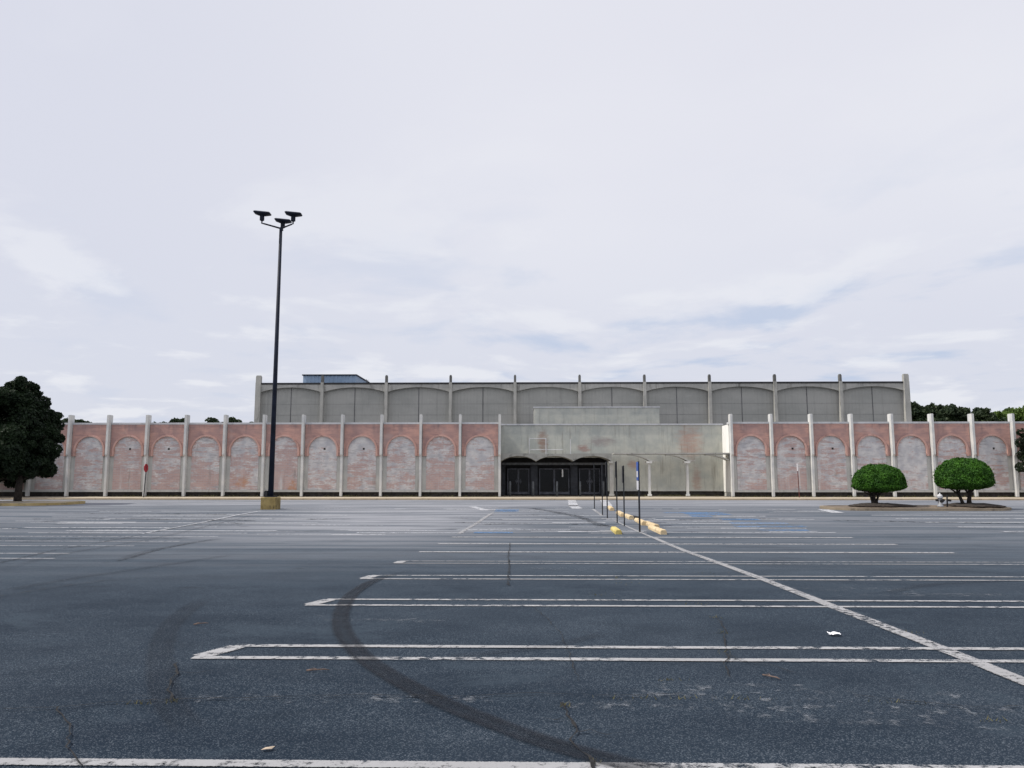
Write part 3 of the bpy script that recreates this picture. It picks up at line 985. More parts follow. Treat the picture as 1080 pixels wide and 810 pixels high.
def island(pts, top, mat_top, mat_kerb, kname='traffic_island'):
    """closed outline of xy points: kerb ring and a raised bed inside"""
    c = Vector((sum(p[0] for p in pts) / len(pts), sum(p[1] for p in pts) / len(pts)))
    bm = bmesh.new()
    P = [Vector(p) for p in pts]
    inn = [p + (c - p).normalized() * .17 for p in P]
    n = len(P)
    zz = [G(p.y) for p in P]
    vo = [bm.verts.new((p.x, p.y, z - .1)) for p, z in zip(P, zz)]
    vt = [bm.verts.new((p.x, p.y, z + top)) for p, z in zip(P, zz)]
    vi = [bm.verts.new((p.x, p.y, z + top)) for p, z in zip(inn, zz)]
    vd = [bm.verts.new((p.x, p.y, z)) for p, z in zip(inn, zz)]
    for i in range(n):
        j = (i + 1) % n
        bm.faces.new((vo[i], vo[j], vt[j], vt[i])); bm.faces.new((vt[i], vt[j], vi[j], vi[i])); bm.faces.new((vi[i], vi[j], vd[j], vd[i]))
    tag(obj(kname + '_kerb', bm, mat_kerb), kind='structure')
    bm = bmesh.new()
    rings = []
    for f, hgt in ((.0, -.02), (.25, .01), (.5, .04), (.8, .06)):
        rings.append([bm.verts.new((p.x + (c.x - p.x) * f, p.y + (c.y - p.y) * f, z + top + hgt + random.uniform(-.01, .01))) for p, z in zip(inn, zz)])
    for a, b in zip(rings, rings[1:]):
        for i in range(n):
            j = (i + 1) % n
            bm.faces.new((a[i], a[j], b[j], b[i]))
    bm.faces.new(rings[-1])
    tag(obj(kname, bm, mat_top), kind='structure')


def rounded(x0, x1, y0, y1, r, n=8):
    out = []
    for cx, cy, a in ((x1 - r, y0 + r, -90), (x1 - r, y1 - r, 0), (x0 + r, y1 - r, 90), (x0 + r, y0 + r, 180)):
        for i in range(n + 1):
            t = R(a + 90 * i / n); out.append((cx + r * math.cos(t), cy + r * math.sin(t)))
    res = []
    for i, p in enumerate(out):
        q = out[(i + 1) % len(out)]
        L = math.hypot(q[0] - p[0], q[1] - p[1]); k = max(1, int(L / 1.0))
        for j in range(k): res.append((p[0] + (q[0] - p[0]) * j / k, p[1] + (q[1] - p[1]) * j / k))
    return res


ia, ib = gp(884, 538.8), gp(1071, 538.5)
IY = ia.y
M['bed'] = make_stained('island_soil', (.13, .10, .075), (.19, .15, .11), (.05, .04, .03), .8, 1.2, 1.2)
island(rounded(ia.x, ib.x + .3, IY, IY + 3.6, 1.6), .12, M['bed'], M['kerb_dark'])
la, lb = gp(-70, 533.6), gp(104, 530.5)
island(rounded(la.x, lb.x, la.y, la.y + 5.0, 2.0), .14, M['walk'], M['kerb_yellow'])

# ------------------------------------------------------------------ clipped trees on the island
def topiary(px0, px1, py0, py1, ptx, pty, label, stems, seed):
    Y = IY + 1.7
    zb = G(Y) + .17
    base = Vector((xat(ptx, Y), Y, zb))
    t = thing('topiary_tree', base, label, 'tree', 'dome clipped trees on the island')
    cx = xat((px0 + px1) / 2, Y) - base.x
    a = (xat(px1, Y) - xat(px0, Y)) / 2 * .90
    zt = zat(py0, Y) - zb; zl = zat(py1, Y) - zb
    zc = zl + (zt - zl) * .26
    bm = bmesh.new()
    for (sx, tx, r0) in stems:
        tube(bm, [(sx, 0, -.1), (sx + (tx - sx) * .25, .03, zl * .35), (sx + (tx - sx) * .7, -.03, zl * .8), (tx, 0, zc + .2)], [r0 * 1.5, r0, r0 * .85, r0 * .5], 9)
        tube(bm, [(sx + (tx - sx) * .6, 0, zl * .7), (tx + .4, .15, zl + .15), (tx + .7, .2, zc)], [r0 * .6, r0 * .45, r0 * .2], 7)
        tube(bm, [(sx + (tx - sx) * .6, 0, zl * .7), (tx - .4, -.2, zl + .1), (tx - .7, -.25, zc)], [r0 * .6, r0 * .45, r0 * .2], 7)
    obj('trunk', bm, M['bark'], t, True)
    n = 30000
    d = rand_dirs(n)
    k = np.where(d[:, 2] > 0, zt - zc, zc - zl)
    S = np.stack([np.full(n, a), np.full(n, a * .95), k], 1)
    # superellipse: full shoulders
    e = np.power(np.abs(d), 1.0)
    lump = np.array([1 + .08 * mnoise.noise(Vector(q * 2.6 + seed)) + .045 * mnoise.noise(Vector(q * 9 + seed)) for q in d])
    rad = lump * (1 - .14 * rng.random(n) ** 2)
    stray = rng.random(n) < .02
    rad = np.where(stray, rad * rng.uniform(1.0, 1.10, n), rad)
    horiz = np.sqrt(d[:, 0] ** 2 + d[:, 1] ** 2)
    boost = 1 + .065 * np.sin(np.arctan2(np.abs(d[:, 2]), horiz) * 2) ** 2
    P = d * S * (rad * boost)[:, None] + np.array([cx, 0, zc])
    nn = d / np.array([a, a, (zt - zc)]); nn /= np.linalg.norm(nn, axis=1, keepdims=True)
    nn = nn + rng.normal(size=nn.shape) * .55; nn /= np.linalg.norm(nn, axis=1, keepdims=True)
    bmc = bmesh.new(); bmesh.ops.create_icosphere(bmc, subdivisions=3, radius=.86)
    ev = np.array([v.co[:] for v in bmc.verts]); ef = [[v.index for v in f.verts] for f in bmc.faces]; bmc.free()
    kk = np.where(ev[:, 2] > 0, zt - zc, zc - zl)
    ev = ev * np.stack([np.full(len(ev), a), np.full(len(ev), a * .95), kk], 1) + np.array([cx, 0, zc])
    quads_obj('crown', P, nn, .055, M['topiary'], t, 1.7, (ev, ef))
    # bare mulch heap
    return t


topiary(897.5, 955.5, 490.5, 518.5, 921, 535, 'smaller clipped dome tree with a short flaring trunk on the kerbed island', [(0, -.05, .095), (.08, .26, .06), (-.06, -.28, .05)], 3.3)
topiary(986, 1047.5, 484, 516.0, 1017, 534, 'larger clipped dome tree on two bare leaning stems behind the hydrant', [(-.10, -.50, .075), (.16, .22, .10)], 8.1)
for ptx in (926, 1024):
    p = Vector((xat(ptx, IY + 1.7), IY + 1.7, G(IY + 1.7) + .17))
    bm = bmesh.new()
    bmesh.ops.create_uvsphere(bm, u_segments=28, v_segments=10, radius=1, matrix=Matrix.Diagonal((1.5, 1.25, .12, 1)))
    for v in bm.verts:
        k_ = 1 + .28 * mnoise.noise(Vector((v.co.x * 1.3 + ptx, v.co.y * 1.3, 0)))
        v.co = Vector((v.co.x * k_, v.co.y * k_, v.co.z * (1 + .5 * mnoise.noise(v.co * 4)) + random.uniform(-.015, .015)))
    bm.transform(Matrix.Translation(p))
    tag(obj('mulch', bm, M['mulch'], None, True), kind='stuff')

# hydrant
Y = IY + .9
p = Vector((xat(990, Y), Y, G(Y) + .15))
t = thing('fire_hydrant', p, 'pale grey fire hydrant at the island beside the larger dome tree', 'hydrant')
obj('barrel', lathe(bmesh.new(), [(.15, 0), (.15, .05), (.10, .07), (.10, .40), (.14, .42), (.14, .46)], 18), M['hydrant'], t, True)
obj('bonnet', lathe(bmesh.new(), [(.13, .461), (.125, .52), (.09, .58), (.03, .61), (.03, .66), (.01, .665)], 18), M['coping'], t, True)
for s in (-1, 1):
    obj('nozzle', tube(bmesh.new(), [(s * .09, 0, .32), (s * .20, 0, .32)], .055, 12), M['black_iron'], t)
obj('nozzle', tube(bmesh.new(), [(0, -.09, .28), (0, -.2, .28)], .075, 12), M['black_iron'], t)
p2 = p + Vector((.16 + .22, .1, 0))
t = thing('valve_post', p2, 'short dark valve post right beside the pale hydrant', 'post')
obj('post', tube(bmesh.new(), [(0, 0, 0), (.02, 0, .58)], .035, 8), M['black_iron'], t)
obj('wheel', tube(bmesh.new(), [(-.02, -.06, .32), (.16, -.06, .30)], .05, 8), M['black_iron'], t)

# ------------------------------------------------------------------ lamp post
pb = gp(285.5, 537.5)
YL = pb.y + .35
pb = Vector((xat(285.5, YL, 530), YL, G(YL)))
t = thing('parking_lot_lamp', pb, 'tall dark lamp post with three heads on a yellow concrete base', 'lamp post')
hb = zat(524.5, YL) - pb.z
w = (xat(293.5, YL) - xat(277.5, YL)) / 2
obj('concrete_base', bx(-w, w, -w, w, -.2, hb), M['base_y'], t, bevel=.035)
top = at(294.6, 240, YL) - pb
obj('base_plate', bx(-.24, .24, -.24, .24, hb + .002, hb + .05), M['black_iron'], t)
xo = xat(286.2, YL) - pb.x
obj('shaft', tube(bmesh.new(), [(xo, 0, hb + .04), (xo, 0, top.z * .5), (xo, 0, top.z)], [.135, .105, .075], 16), M['navy_pole'], t, True)
obj('hand_hole_box', bx(-.30, -.16, -.1, .1, hb + .003, hb + .32), M['black_iron'], t)
heads = [(276.3, 0.0), (309.2, .1), (298.5, 1.15)]
for px, dy in heads:
    hx = at(px, 232, YL + dy).x - pb.x
    za = at(px, 235.5, YL).z - pb.z
    zt = at(px, 222, YL).z - pb.z
    obj('arm', tube(bmesh.new(), [(xo, 0, top.z - .05), (xo + (hx - xo) * .9, dy * .9, za - .02), (hx, dy, za), (hx, dy, za + .16)], [.045, .04, .04, .04], 8), M['navy_pole'], t, True)
    hd = obj('lamp_head', lathe(bmesh.new(), [(.085, za + .14), (.115, za + .16), (.115, za + .40), (.2, za + .44)], 14, (hx, dy, 0)), M['navy_pole'], t)
    bm = lathe(bmesh.new(), [(.20, 0), (.56, .10), (.60, .15), (.50, .20), (.1, .21)], 4)
    bmesh.ops.transform(bm, verts=bm.verts, matrix=Matrix.Rotation(R(10), 4, 'Z') @ Matrix.Rotation(R(3), 4, 'Y') @ Matrix.Rotation(R(6), 4, 'X') @ Matrix.Diagonal((1, .62, 1, 1)) )
    bm.transform(Matrix.Translation((hx, dy, za + .40)))
    obj('shade', bm, M['navy_pole'], hd)

# ------------------------------------------------------------------ sign posts of the accessible stalls
posts = [(627.0, 536.5, 488, 'farthest thin accessible stall post beside the white centre line, nearest the doors'), (635.5, 543.5, 488, 'second farthest thin stall post in the row, close behind the first wheel stop'),
         (640.6, 546.6, 487, 'dark stall sign post standing just left of the farthest wheel stop'), (651.0, 551.5, 486.5, 'dark stall sign post beside the second farthest wheel stop'),
         (658.6, 554.8, 491, 'dark stall sign post one place behind the blue signed post'), (674.8, 561.3, 486.5, 'nearest stall post carrying the blue and white sign turned edge on')]
for i, (px, py, pt, lab) in enumerate(posts):
    g = gp(px, py)
    t = thing('sign_post', g, lab, 'sign post', 'row of accessible stall sign posts', rz=R(-3 if i < 5 else 0))
    h = zat(pt, g.y, px) - g.z
    h = max(1.6, min(h, 2.9))
    obj('post', tube(bmesh.new(), [(0, 0, -.1), (0, 0, h)], .03 if i > 4 else .024, 8), M['post'], t)
    if i >= 2:
        bm = bmesh.new()
        box(bm, -.046, -.034, -.15, .15, h - .62, h - .02)
        bm.transform(Matrix.Rotation(R(3 if i == 5 else 1), 4, 'Z'))
        s = obj('sign_panel', bm, M['sign_blue'] if i == 5 else M['post'], t, bevel=.004)
        if i == 5:
            bm = bmesh.new()
            box(bm, -.0485, -.0462, -.11, .11, h - .52, h - .32)
            bm.transform(Matrix.Rotation(R(3), 4, 'Z'))
            obj('white_field', bm, M['sign_white'], s)
            bm = bmesh.new()
            box(bm, -.046, -.034, -.15, .15, h - .93, h - .64)
            bm.transform(Matrix.Rotation(R(3), 4, 'Z'))
            obj('lower_plate', bm, M['sign_white'], t, bevel=.004)

# red sign before the left wing
Y = YW - 1.9
p = Vector((xat(151.5, Y, 524), Y, zk))
t = thing('red_sign', p, 'small red octagonal sign seen at an angle before the left arches', 'sign')
tx = xat(154.5, Y, 493) - p.x; tz = zat(488.8, Y) - p.z
obj('post', tube(bmesh.new(), [(0, 0, 0), (tx, 0, tz - .1)], .035, 8), M['post'], t)
bm = bmesh.new()
r = .33
ang = R(0)
vs = []
for s in (-.012, .012):
    vs.append([bm.verts.new((tx + r * math.cos(2 * math.pi * (k + .5) / 8) * math.sin(ang) + s * math.cos(ang), -.06 + r * math.cos(2 * math.pi * (k + .5) / 8) * math.cos(ang) - s * math.sin(ang), tz - r + r * math.sin(2 * math.pi * (k + .5) / 8))) for k in range(8)])
bm.faces.new(vs[0]); bm.faces.new(list(reversed(vs[1])))
for k in range(8): bm.faces.new((vs[0][k], vs[0][(k + 1) % 8], vs[1][(k + 1) % 8], vs[1][k]))
obj('sign_panel', bm, M['sign_red'], t)
# edge-on sign before the right wing
Y = YW - 1.6
p = Vector((xat(843, Y, 522), Y, zk))
t = thing('edge_on_sign', p, 'thin rusty post with a pale sign seen edge on before the right arches', 'sign')
h = zat(489, Y) - p.z
obj('post', tube(bmesh.new(), [(0, 0, 0), (-.04, 0, h * .97)], .032, 8), M['rust_post'], t)
obj('sign_panel', bx(-.065, -.045, -.13, .10, h - .55, h), M['sign_white'], t)

# wheel stops
def wheel_stop(px, py, px2, py2, label, mat, L=1.8, end_black=False):
    a = gp(px, py); b = gp(px2, py2)
    d = Vector((b.x - a.x, b.y - a.y)); ang = math.atan2(d.y, d.x)
    c = (a + b) / 2; L = max(1.2, min(d.length, 2.6))
    t = tag(obj('wheel_stop', bmesh.new(), mat, None), label, 'wheel stop', 'concrete wheel stops along the centre line')
    bm = bmesh.new()
    w, h = .105, .135
    pr = [(-w, 0), (w, 0), (w, h * .55), (w * .62, h), (-w * .62, h), (-w, h * .55)]
    m = 10
    rows = []
    for i in range(m + 1):
        x = -L / 2 + L * i / m
        rows.append([bm.verts.new((x + random.uniform(-.006, .006), q[0] * random.uniform(.95, 1.04), q[1] * (random.uniform(.93, 1.04) if q[1] else 1) - (.06 if q[1] == 0 else 0))) for q in pr])
    for r0, r1 in zip(rows, rows[1:]):
        for k in range(6): bm.faces.new((r0[k], r0[(k + 1) % 6], r1[(k + 1) % 6], r1[k]))
    bm.faces.new(rows[0]); bm.faces.new(list(reversed(rows[-1])))
    bmesh.ops.recalc_face_normals(bm, faces=bm.faces)
    bm.to_mesh(t.data); bm.free()
    t.location = (c.x, c.y, G(c.y)); t.rotation_euler = (0, 0, ang)
    bv = t.modifiers.new('bevel', 'BEVEL'); bv.width = .015; bv.segments = 2
    return t


wheel_stop(647.5, 540.5, 641.5, 534.8, 'farthest tan wheel stop of the row, beside the far posts', M['stop_y'])
wheel_stop(657, 545, 652, 541.3, 'tan wheel stop second from the far end of the row', M['stop_y'])
wheel_stop(666, 548, 659.5, 544.6, 'tan wheel stop with a dark scrap against its near end', M['stop_y'])
wheel_stop(680, 554.2, 671.5, 549.2, 'tan wheel stop just right of the blue signed post', M['stop_y'])
wheel_stop(692.5, 557.6, 681, 552.6, 'tan wheel stop almost touching the nearest skewed one', M['stop_y'])
wheel_stop(700, 563.8, 686.5, 557.6, 'nearest tan wheel stop, knocked out of line', M['stop_y'])
wheel_stop(652.5, 563.6, 647, 559, 'lone mossy yellow wheel stop left of the sign posts', M['stop_old'])
p = gp(668, 547.6)
bm = bmesh.new(); bmesh.ops.create_icosphere(bm, subdivisions=2, radius=1, matrix=Matrix.Diagonal((.22, .15, .09, 1)))
for v in bm.verts: v.co *= random.uniform(.8, 1.2)
tag(obj('rubber_scrap', bm, M['black_iron'], None, loc=(p.x, p.y, p.z + .06)), 'black scrap lying by the third wheel stop', 'scrap')

# bollards before the doors
for i, (px, lab) in enumerate(((538, 'grey bollard before the left pair of doors'), (562.3, 'grey bollard between the left and middle doors'), (587.5, 'grey bollard before the middle of the dark entrance'), (611.8, 'grey bollard between the middle and right doors'), (636.5, 'grey bollard at the right end of the entrance'))):
    Y = YM - 1.2
    p = Vector((xat(px, Y, 520), Y, zk))
    h = zat(507.5, Y) - zk
    bm = lathe(bmesh.new(), [(.085, 0), (.085, h - .06), (.06, h - .015), (.01, h)], 12)
    tag(obj('bollard', bm, M['bollard'], None, True, loc=p), lab, 'bollard', 'bollards before the entrance doors')

# ------------------------------------------------------------------ trees
def blob_tree(name, Y, base_px, base_py, blobs_px, mat, label, leaf, dens, trunk_r, seed, cat='tree', group=None, z0=None, fat=1.0):
    rr = random.Random(seed)
    zb = G(Y) + .1 if z0 is None else z0
    base = Vector((xat(base_px, Y, base_py), Y, zb))
    t = thing(name, base, label, cat, group)
    blobs = []
    bm = bmesh.new()
    top = max(zat(py, Y, px) - zb for px, py, r in blobs_px)
    tube(bm, [(0, 0, -.3), (.05, 0, top * .2), (-.05, .05, top * .4), (.1, 0, top * .7), (.1, 0, top * .9)], [trunk_r * 1.4, trunk_r, trunk_r * .85, trunk_r * .5, trunk_r * .1], 10)
    for i, (px, py, r) in enumerate(blobs_px):
        rad = r / F * Y
        for j in range(5):
            c = (xat(px, Y, py) - base.x + rr.uniform(-.45, .45) * rad, rr.uniform(-1.3, 1.3) * min(1.6, 2.2 * rad), zat(py, Y, px) - zb + rr.uniform(-.35, .35) * rad)
            q = rad * rr.uniform(.5, .95) * fat
            blobs.append((c, (q, q, q * rr.uniform(.65, .95))))
        c = (xat(px, Y, py) - base.x, 0, zat(py, Y, px) - zb)
        zs = min(c[2] * .7, top * .55)
        tube(bm, [(0, 0, zs), (c[0] * .5, .1, zs + (c[2] - zs) * .4), c], [trunk_r * .4, trunk_r * .25, trunk_r * .08], 6)
    obj('trunk', bm, M['bark'], t, True)
    C, Nn = blob_points(blobs, dens)
    quads_obj('crown', C, Nn, leaf, mat, t)
    return t


blob_tree('oak_tree', la.y + 2, 18, 531, [(q[0] - 3, q[1], q[2]) for q in [(24, 407, 7), (31, 406, 7), (20, 425, 14), (28, 445, 18), (20, 465, 20), (30, 478, 18), (38, 462, 15), (10, 485, 18), (26, 415, 10), (40, 440, 12), (14, 419, 12), (34, 419, 10), (43, 435, 8), (4, 430, 15), (25, 434, 17), (44, 448, 11), (8, 452, 20), (33, 458, 18), (51, 459, 9), (53, 471, 9), (-8, 470, 22), (15, 475, 20), (40, 478, 16), (50, 487, 8), (30, 493, 12), (10, 496, 14), (-10, 495, 16), (24, 501, 7), (-30, 440, 22), (-35, 470, 24), (-48, 455, 18), (-30, 497, 14), (-18, 420, 16), (39, 497, 6), (3, 414, 5)]],
          M['oak'], 'big dark dense tree on the kerbed island before the left wing', .105, 1050, .17, 21, fat=.98)
blob_tree('oak_tree', 56.3, -18, 525, [(-18, 430, 18), (0, 440, 14), (-30, 450, 20), (5, 460, 15), (-10, 470, 20), (12, 475, 12), (-30, 480, 18), (0, 492, 15), (-18, 500, 14), (14, 492, 9), (10, 503, 8), (24, 500, 7), (34, 494, 7), (-5, 508, 9), (-40, 440, 16), (-50, 470, 18)],
          M['oak'], 'second dark tree added to darken the wall, mostly hidden behind the big oak', .13, 500, .18, 33, z0=zk)  # extra tree, added for the darkness it brings to the left wall
far = []
for px, py, w, lab, mt in ((68, 441, 26, 'dark treetop just right of the big oak above the left roof', 'far_leaf'), (90, 442.5, 22, 'lowest small treetop above the left roofline', 'far_leaf'), (50, 438, 30, 'treetop half hidden behind the big dark oak', 'far_leaf'),
                       (178, 440.5, 34, 'rounded treetop above the roof between the third and fourth pilasters', 'far_leaf'), (227, 440.5, 30, 'treetop above the left roof midway to the tall rear block', 'far_leaf'), (254, 441.5, 34, 'treetop touching the left end of the tall rear block', 'far_leaf'),
                       (966, 424, 34, 'dark tree rising right beside the end of the tall rear block', 'far_leaf'), (983, 425.5, 30, 'dark tree second from the right end of the tall rear block', 'far_leaf'), (1003, 427, 32, 'dark tree with a rounded top, midway along the trees on the right', 'far_leaf'), (1019, 430, 30, 'lower dark tree between two taller dark ones on the right', 'far_leaf'), (1036, 429, 32, 'dark tree next to the bright green one', 'far_leaf'),
                       (1066, 428, 34, 'bright green tree behind the right end of the roof', 'far_bright'), (1098, 426, 50, 'tall green tree at the right edge behind the roof', 'far_bright'), (1050, 434, 26, 'low green tree at the left foot of the bright green one', 'far_bright')):
    Y = 105 + (px * 7 % 12)
    r_ = w / 2
    rr_ = random.Random(px)
    bl = [(px + rr_.uniform(-.5, .5) * r_, py + r_ * .28, r_ * .30), (px - r_ * .5, py + r_ * rr_.uniform(.4, .7), r_ * .36), (px + r_ * .5, py + r_ * rr_.uniform(.4, .7), r_ * .36), (px, py + r_ * .75, r_ * .5),
          (px - r_ * .75, py + r_ * 1.0, r_ * .35), (px + r_ * .75, py + r_ * 1.0, r_ * .35), (px - r_ * .3, py + r_ * 1.3, r_ * .5), (px + r_ * .4, py + r_ * 1.4, r_ * .5), (px, py + r_ * 2.0, r_ * .6), (px - r_ * .5, py + r_ * 2.2, r_ * .5), (px + r_ * .5, py + r_ * 2.2, r_ * .5)]
    blob_tree('background_tree', Y, px, 500, bl, M[mt], lab, .30, 85, .3, int(px), 'tree', 'trees behind the store', -.2)
Y = 56.9
clump_tree('small_tree', (xat(1092, Y), Y, zk), zat(448, Y) - zk, (xat(1092, Y) - xat(1073, Y)) * .95, 5, M['oak'], 'dark small tree at the right edge in front of the right wing', .35, 22, .13, 330, .10)

# ------------------------------------------------------------------ weeds, litter
def tufts(spots, n_each, h, seed, name):
    r = np.random.default_rng(seed)
    C, D = [], []
    V, Fc = [], []
    for (x, y, z, sx, sy) in spots:
        for k in range(n_each):
            bx_, by_ = x + r.normal() * sx, y + r.normal() * sy
            hh = h * r.uniform(.4, 1.3); a = r.uniform(0, 6.28); w = hh * .16
            lean = r.normal(size=2) * hh * .7
            i = len(V)
            V += [(bx_ - w * math.cos(a), by_ - w * math.sin(a), z), (bx_ + w * math.cos(a), by_ + w * math.sin(a), z), (bx_ + lean[0], by_ + lean[1], z + hh)]
            Fc.append((i, i + 1, i + 2))
    me = bpy.data.meshes.new(name); me.from_pydata(V, [], Fc); me.materials.append(M['weed'])
    o = bpy.data.objects.new(name, me); COL.objects.link(o)
    tag(o, kind='stuff')


sp = []
for px, py, sx, sy in ((652, 610, .05, .25), (655, 616, .12, .1), (705, 738, .18, .02), (668, 738, .12, .02), (712, 718, .05, .01), (795, 738, .15, .02), (756, 652, .03, .03), (763, 668, .03, .05), (766, 690, .03, .08), (1062, 762, .08, .02), (955, 741, .12, .02),
                       (730, 638, .10, .03), (960, 668, .1, .02), (596, 745, .02, .02), (628, 806, .02, .02), (140, 743, .06, .01), (180, 741, .03, .02), (640, 556, .3, 1.2), (628, 552, .3, .8), (788, 565.5, .9, .2), (800, 566, .4, .3), (533, 548, .2, .3), (585, 550, .15, .9), (745, 605, .2, .06), (630, 628, .1, .06)):
    p = gp(px, py); sp.append((p.x, p.y, p.z + .004, sx, sy))
tufts(sp, 16, .022, 4, 'weeds')
sp = []
for k in range(260):
    x = random.uniform(-34, 48)
    if xe0 < x < xe1: continue
    inmid = xm0 < x < xm1
    sp.append((x, (YM if inmid else YW) - .05 + random.uniform(-.25, .1), zk, .25, .08))
tufts(sp, 14, .13, 5, 'wall_foot_weeds')

p = gp(880, 669.5, .01)
bm = bmesh.new(); bmesh.ops.create_grid(bm, x_segments=9, y_segments=6, size=.5)
for v in bm.verts:
    v.co.x *= .115; v.co.y *= .075
    v.co.x += .02 * mnoise.noise(v.co * 30); v.co.z = .016 + .022 * mnoise.noise(Vector((v.co.x * 22, v.co.y * 22, 3))) + .012 * mnoise.noise(Vector((v.co.x * 60, v.co.y * 60, 8)))
o = obj('paper_litter', bm, M['paper'], None, loc=p)
o.rotation_euler = (0, 0, R(-12)); so = o.modifiers.new('s', 'SOLIDIFY'); so.thickness = .001
tag(o, 'crumpled white paper lying on the asphalt between stall lines', 'paper')
for px, py, lab, sc, rz in ((335, 707, 'forked dry twig on the asphalt just below the nearest white line', 1.0, 10), (212, 658, 'short thick twig left of the white lines on bare asphalt', .8, 35), (813, 714, 'thin stick below the nearest double line near the right', .9, -50)):
    p = gp(px, py, .012)
    bm = bmesh.new()
    tube(bm, [(-.085 * sc, .012, 0), (-.02, -.01, .008), (.05 * sc, .004, .006), (.09 * sc, -.008, .002)], [.006, .005, .005, .002], 6)
    tube(bm, [(.0, -.006, .006), (-.03 * sc, .022, .012), (-.07 * sc, .03, .003)], [.004, .003, .0015], 6)
    o = obj('twig', bm, M['twig'], None, True, loc=p); o.rotation_euler = (0, 0, R(rz))
    tag(o, lab, 'twig')
p = gp(282, 790, .01)
bm = bmesh.new()
vs = [bm.verts.new(q) for q in ((-.035, 0, .0), (-.01, .014, .006), (.025, .009, .004), (.04, 0, .012), (.022, -.012, .003), (-.012, -.012, .005))]
bm.faces.new(vs)
o = obj('dry_leaf', bm, simple('dry_leaf_tan', (.42, .34, .26), .8, .2, 30), None, loc=p); o.rotation_euler = (0, 0, R(20))
so = o.modifiers.new('s', 'SOLIDIFY'); so.thickness = .0015
tag(o, 'small pale dry leaf on the asphalt near the front line', 'leaf')

# ------------------------------------------------------------------ sky, sun, camera
SUN_EL, SUN_AZ = R(50), R(-97)      # azimuth from +y towards +x
w = bpy.data.worlds.new('World'); scene.world = w; w.use_nodes = True
nt = w.node_tree; nt.nodes.clear()


def wn(t, **k):
    x = nt.nodes.new(t)
    for a, b in k.items(): setattr(x, a, b)
    return x


L = nt.links.new
out = wn('ShaderNodeOutputWorld'); bg = wn('ShaderNodeBackground'); bg.inputs[1].default_value = .1
sky = wn('ShaderNodeTexSky', sky_type='NISHITA', sun_disc=False, sun_elevation=SUN_EL, sun_rotation=SUN_AZ % (2 * math.pi))
sky.dust_density = 2.0
tc = wn('ShaderNodeTexCoord'); sx = wn('ShaderNodeSeparateXYZ'); L(tc.outputs['Generated'], sx.inputs[0])


def wm(op, a, b=0.0, c=None):
    x = wn('ShaderNodeMath', operation=op)
    for s, v in zip(x.inputs, (a, b, c)):
        if v is None: continue
        if hasattr(v, 'links'): L(v, s)
        else: s.default_value = v
    return x.outputs[0]


def wsm(v, a, b, lo=0., hi=1.):
    x = wn('ShaderNodeMapRange', interpolation_type='SMOOTHSTEP'); L(v, x.inputs[0])
    for i, q in enumerate((a, b, lo, hi)): x.inputs[i + 1].default_value = q
    return x.outputs[0]


def wmix(f, a, b):
    x = wn('ShaderNodeMix', data_type='RGBA')
    for s, v in ((x.inputs[0], f), (x.inputs[6], a), (x.inputs[7], b)):
        if hasattr(v, 'links'): L(v, s)
        else: s.default_value = v if isinstance(v, float) else (*v, 1)
    return x.outputs[2]


zz = wm('ADD', wm('MAXIMUM', sx.outputs[2], 0.0), .10)
cv = wn('ShaderNodeCombineXYZ'); L(wm('DIVIDE', sx.outputs[0], zz), cv.inputs[0]); L(wm('DIVIDE', sx.outputs[1], zz), cv.inputs[1])


def wnoise(sc, det, rough, loc, dist=0.0):
    mp = wn('ShaderNodeMapping'); L(cv.outputs[0], mp.inputs[0]); mp.inputs['Location'].default_value = loc
    n = wn('ShaderNodeTexNoise'); L(mp.outputs[0], n.inputs[0]); n.inputs['Scale'].default_value = sc
    n.inputs['Detail'].default_value = det; n.inputs['Roughness'].default_value = rough; n.inputs['Distortion'].default_value = dist
    return n.outputs[0]


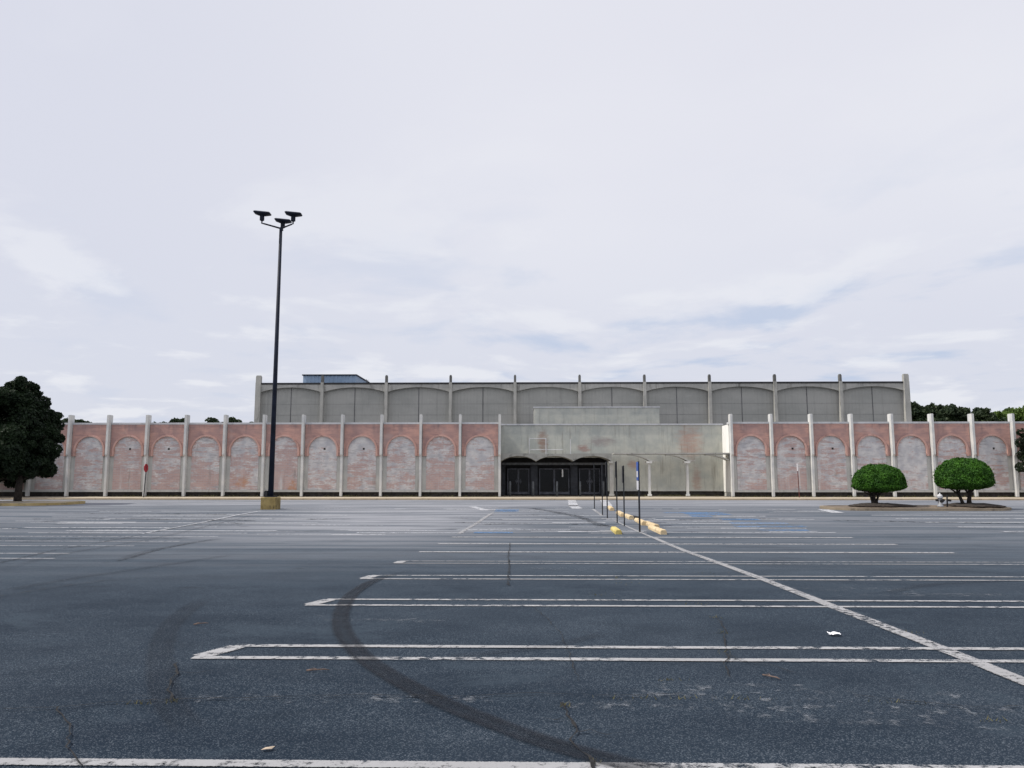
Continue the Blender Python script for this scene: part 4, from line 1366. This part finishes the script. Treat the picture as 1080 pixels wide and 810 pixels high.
big = wnoise(.35, 4, .5, (1.2, .4, 0))
puff = wnoise(1.5, 7, .55, (5.3, 2.2, 0), .3)
veil = wmix(wsm(big, .3, .7), (7.8, 7.86, 8.75), (8.75, 8.8, 9.35))
left = wsm(sx.outputs[0], -.55, .1)
veil2 = wmix(left, (7.35, 7.5, 8.45), veil)
low = wsm(sx.outputs[2], .02, .42)
veil2 = wmix(low, (7.1, 7.35, 8.35), veil2)
# thin places where blue comes through, low over the horizon, and brighter puffs above them
puff_lo = wnoise(1.5, 7, .55, (5.3, 1.85, 0), .3)
band = wm('MULTIPLY', wsm(sx.outputs[2], .42, .14), wsm(sx.outputs[0], -.4, .15, .3, 1.0))
thin = wm('MULTIPLY', wsm(puff_lo, .50, .68, 0, .85), band)
col = wmix(thin, veil2, (5.2, 6.1, 7.9))
bright = wm('MULTIPLY', wsm(puff, .51, .64, 0, .75), wsm(sx.outputs[2], .60, .1))
col = wmix(bright, col, (8.7, 8.8, 9.3))
col = wmix(.93, sky.outputs[0], col)
# brighter cloud overhead and behind the viewer
over = wm('ADD', wsm(sx.outputs[2], .60, .95, 1.0, 1.10), wsm(sx.outputs[1], .1, -.6, 0, .25))
vm = wn('ShaderNodeVectorMath', operation='SCALE'); L(col, vm.inputs[0]); L(over, vm.inputs['Scale'])
L(vm.outputs[0], bg.inputs[0]); L(bg.outputs[0], out.inputs[0])

ld = bpy.data.lights.new('sun', 'SUN'); ld.energy = 4.0; ld.angle = R(1.5); ld.color = (1, .95, .87)
so = bpy.data.objects.new('sun', ld); COL.objects.link(so)
sdir = Vector((math.cos(SUN_EL) * math.sin(SUN_AZ), math.cos(SUN_EL) * math.cos(SUN_AZ), math.sin(SUN_EL)))
so.rotation_euler = sdir.to_track_quat('Z', 'Y').to_euler(); so.location = sdir * 100

cam = bpy.data.cameras.new('camera'); cam.sensor_width = 36; cam.lens = F / 1080 * 36; cam.clip_start = .1; cam.clip_end = 6000
co = bpy.data.objects.new('camera', cam); COL.objects.link(co)
co.location = (0, 0, CAMH); co.rotation_euler = (math.pi / 2 + TH, 0, PSI)
scene.camera = co
scene.render.engine = 'CYCLES'
scene.render.resolution_x, scene.render.resolution_y = 1024, 768
scene.view_settings.view_transform = 'Standard'; scene.view_settings.look = 'None'
scene.view_settings.exposure = 0.0; scene.view_settings.gamma = 1.0
scene.cycles.transparent_max_bounces = 16
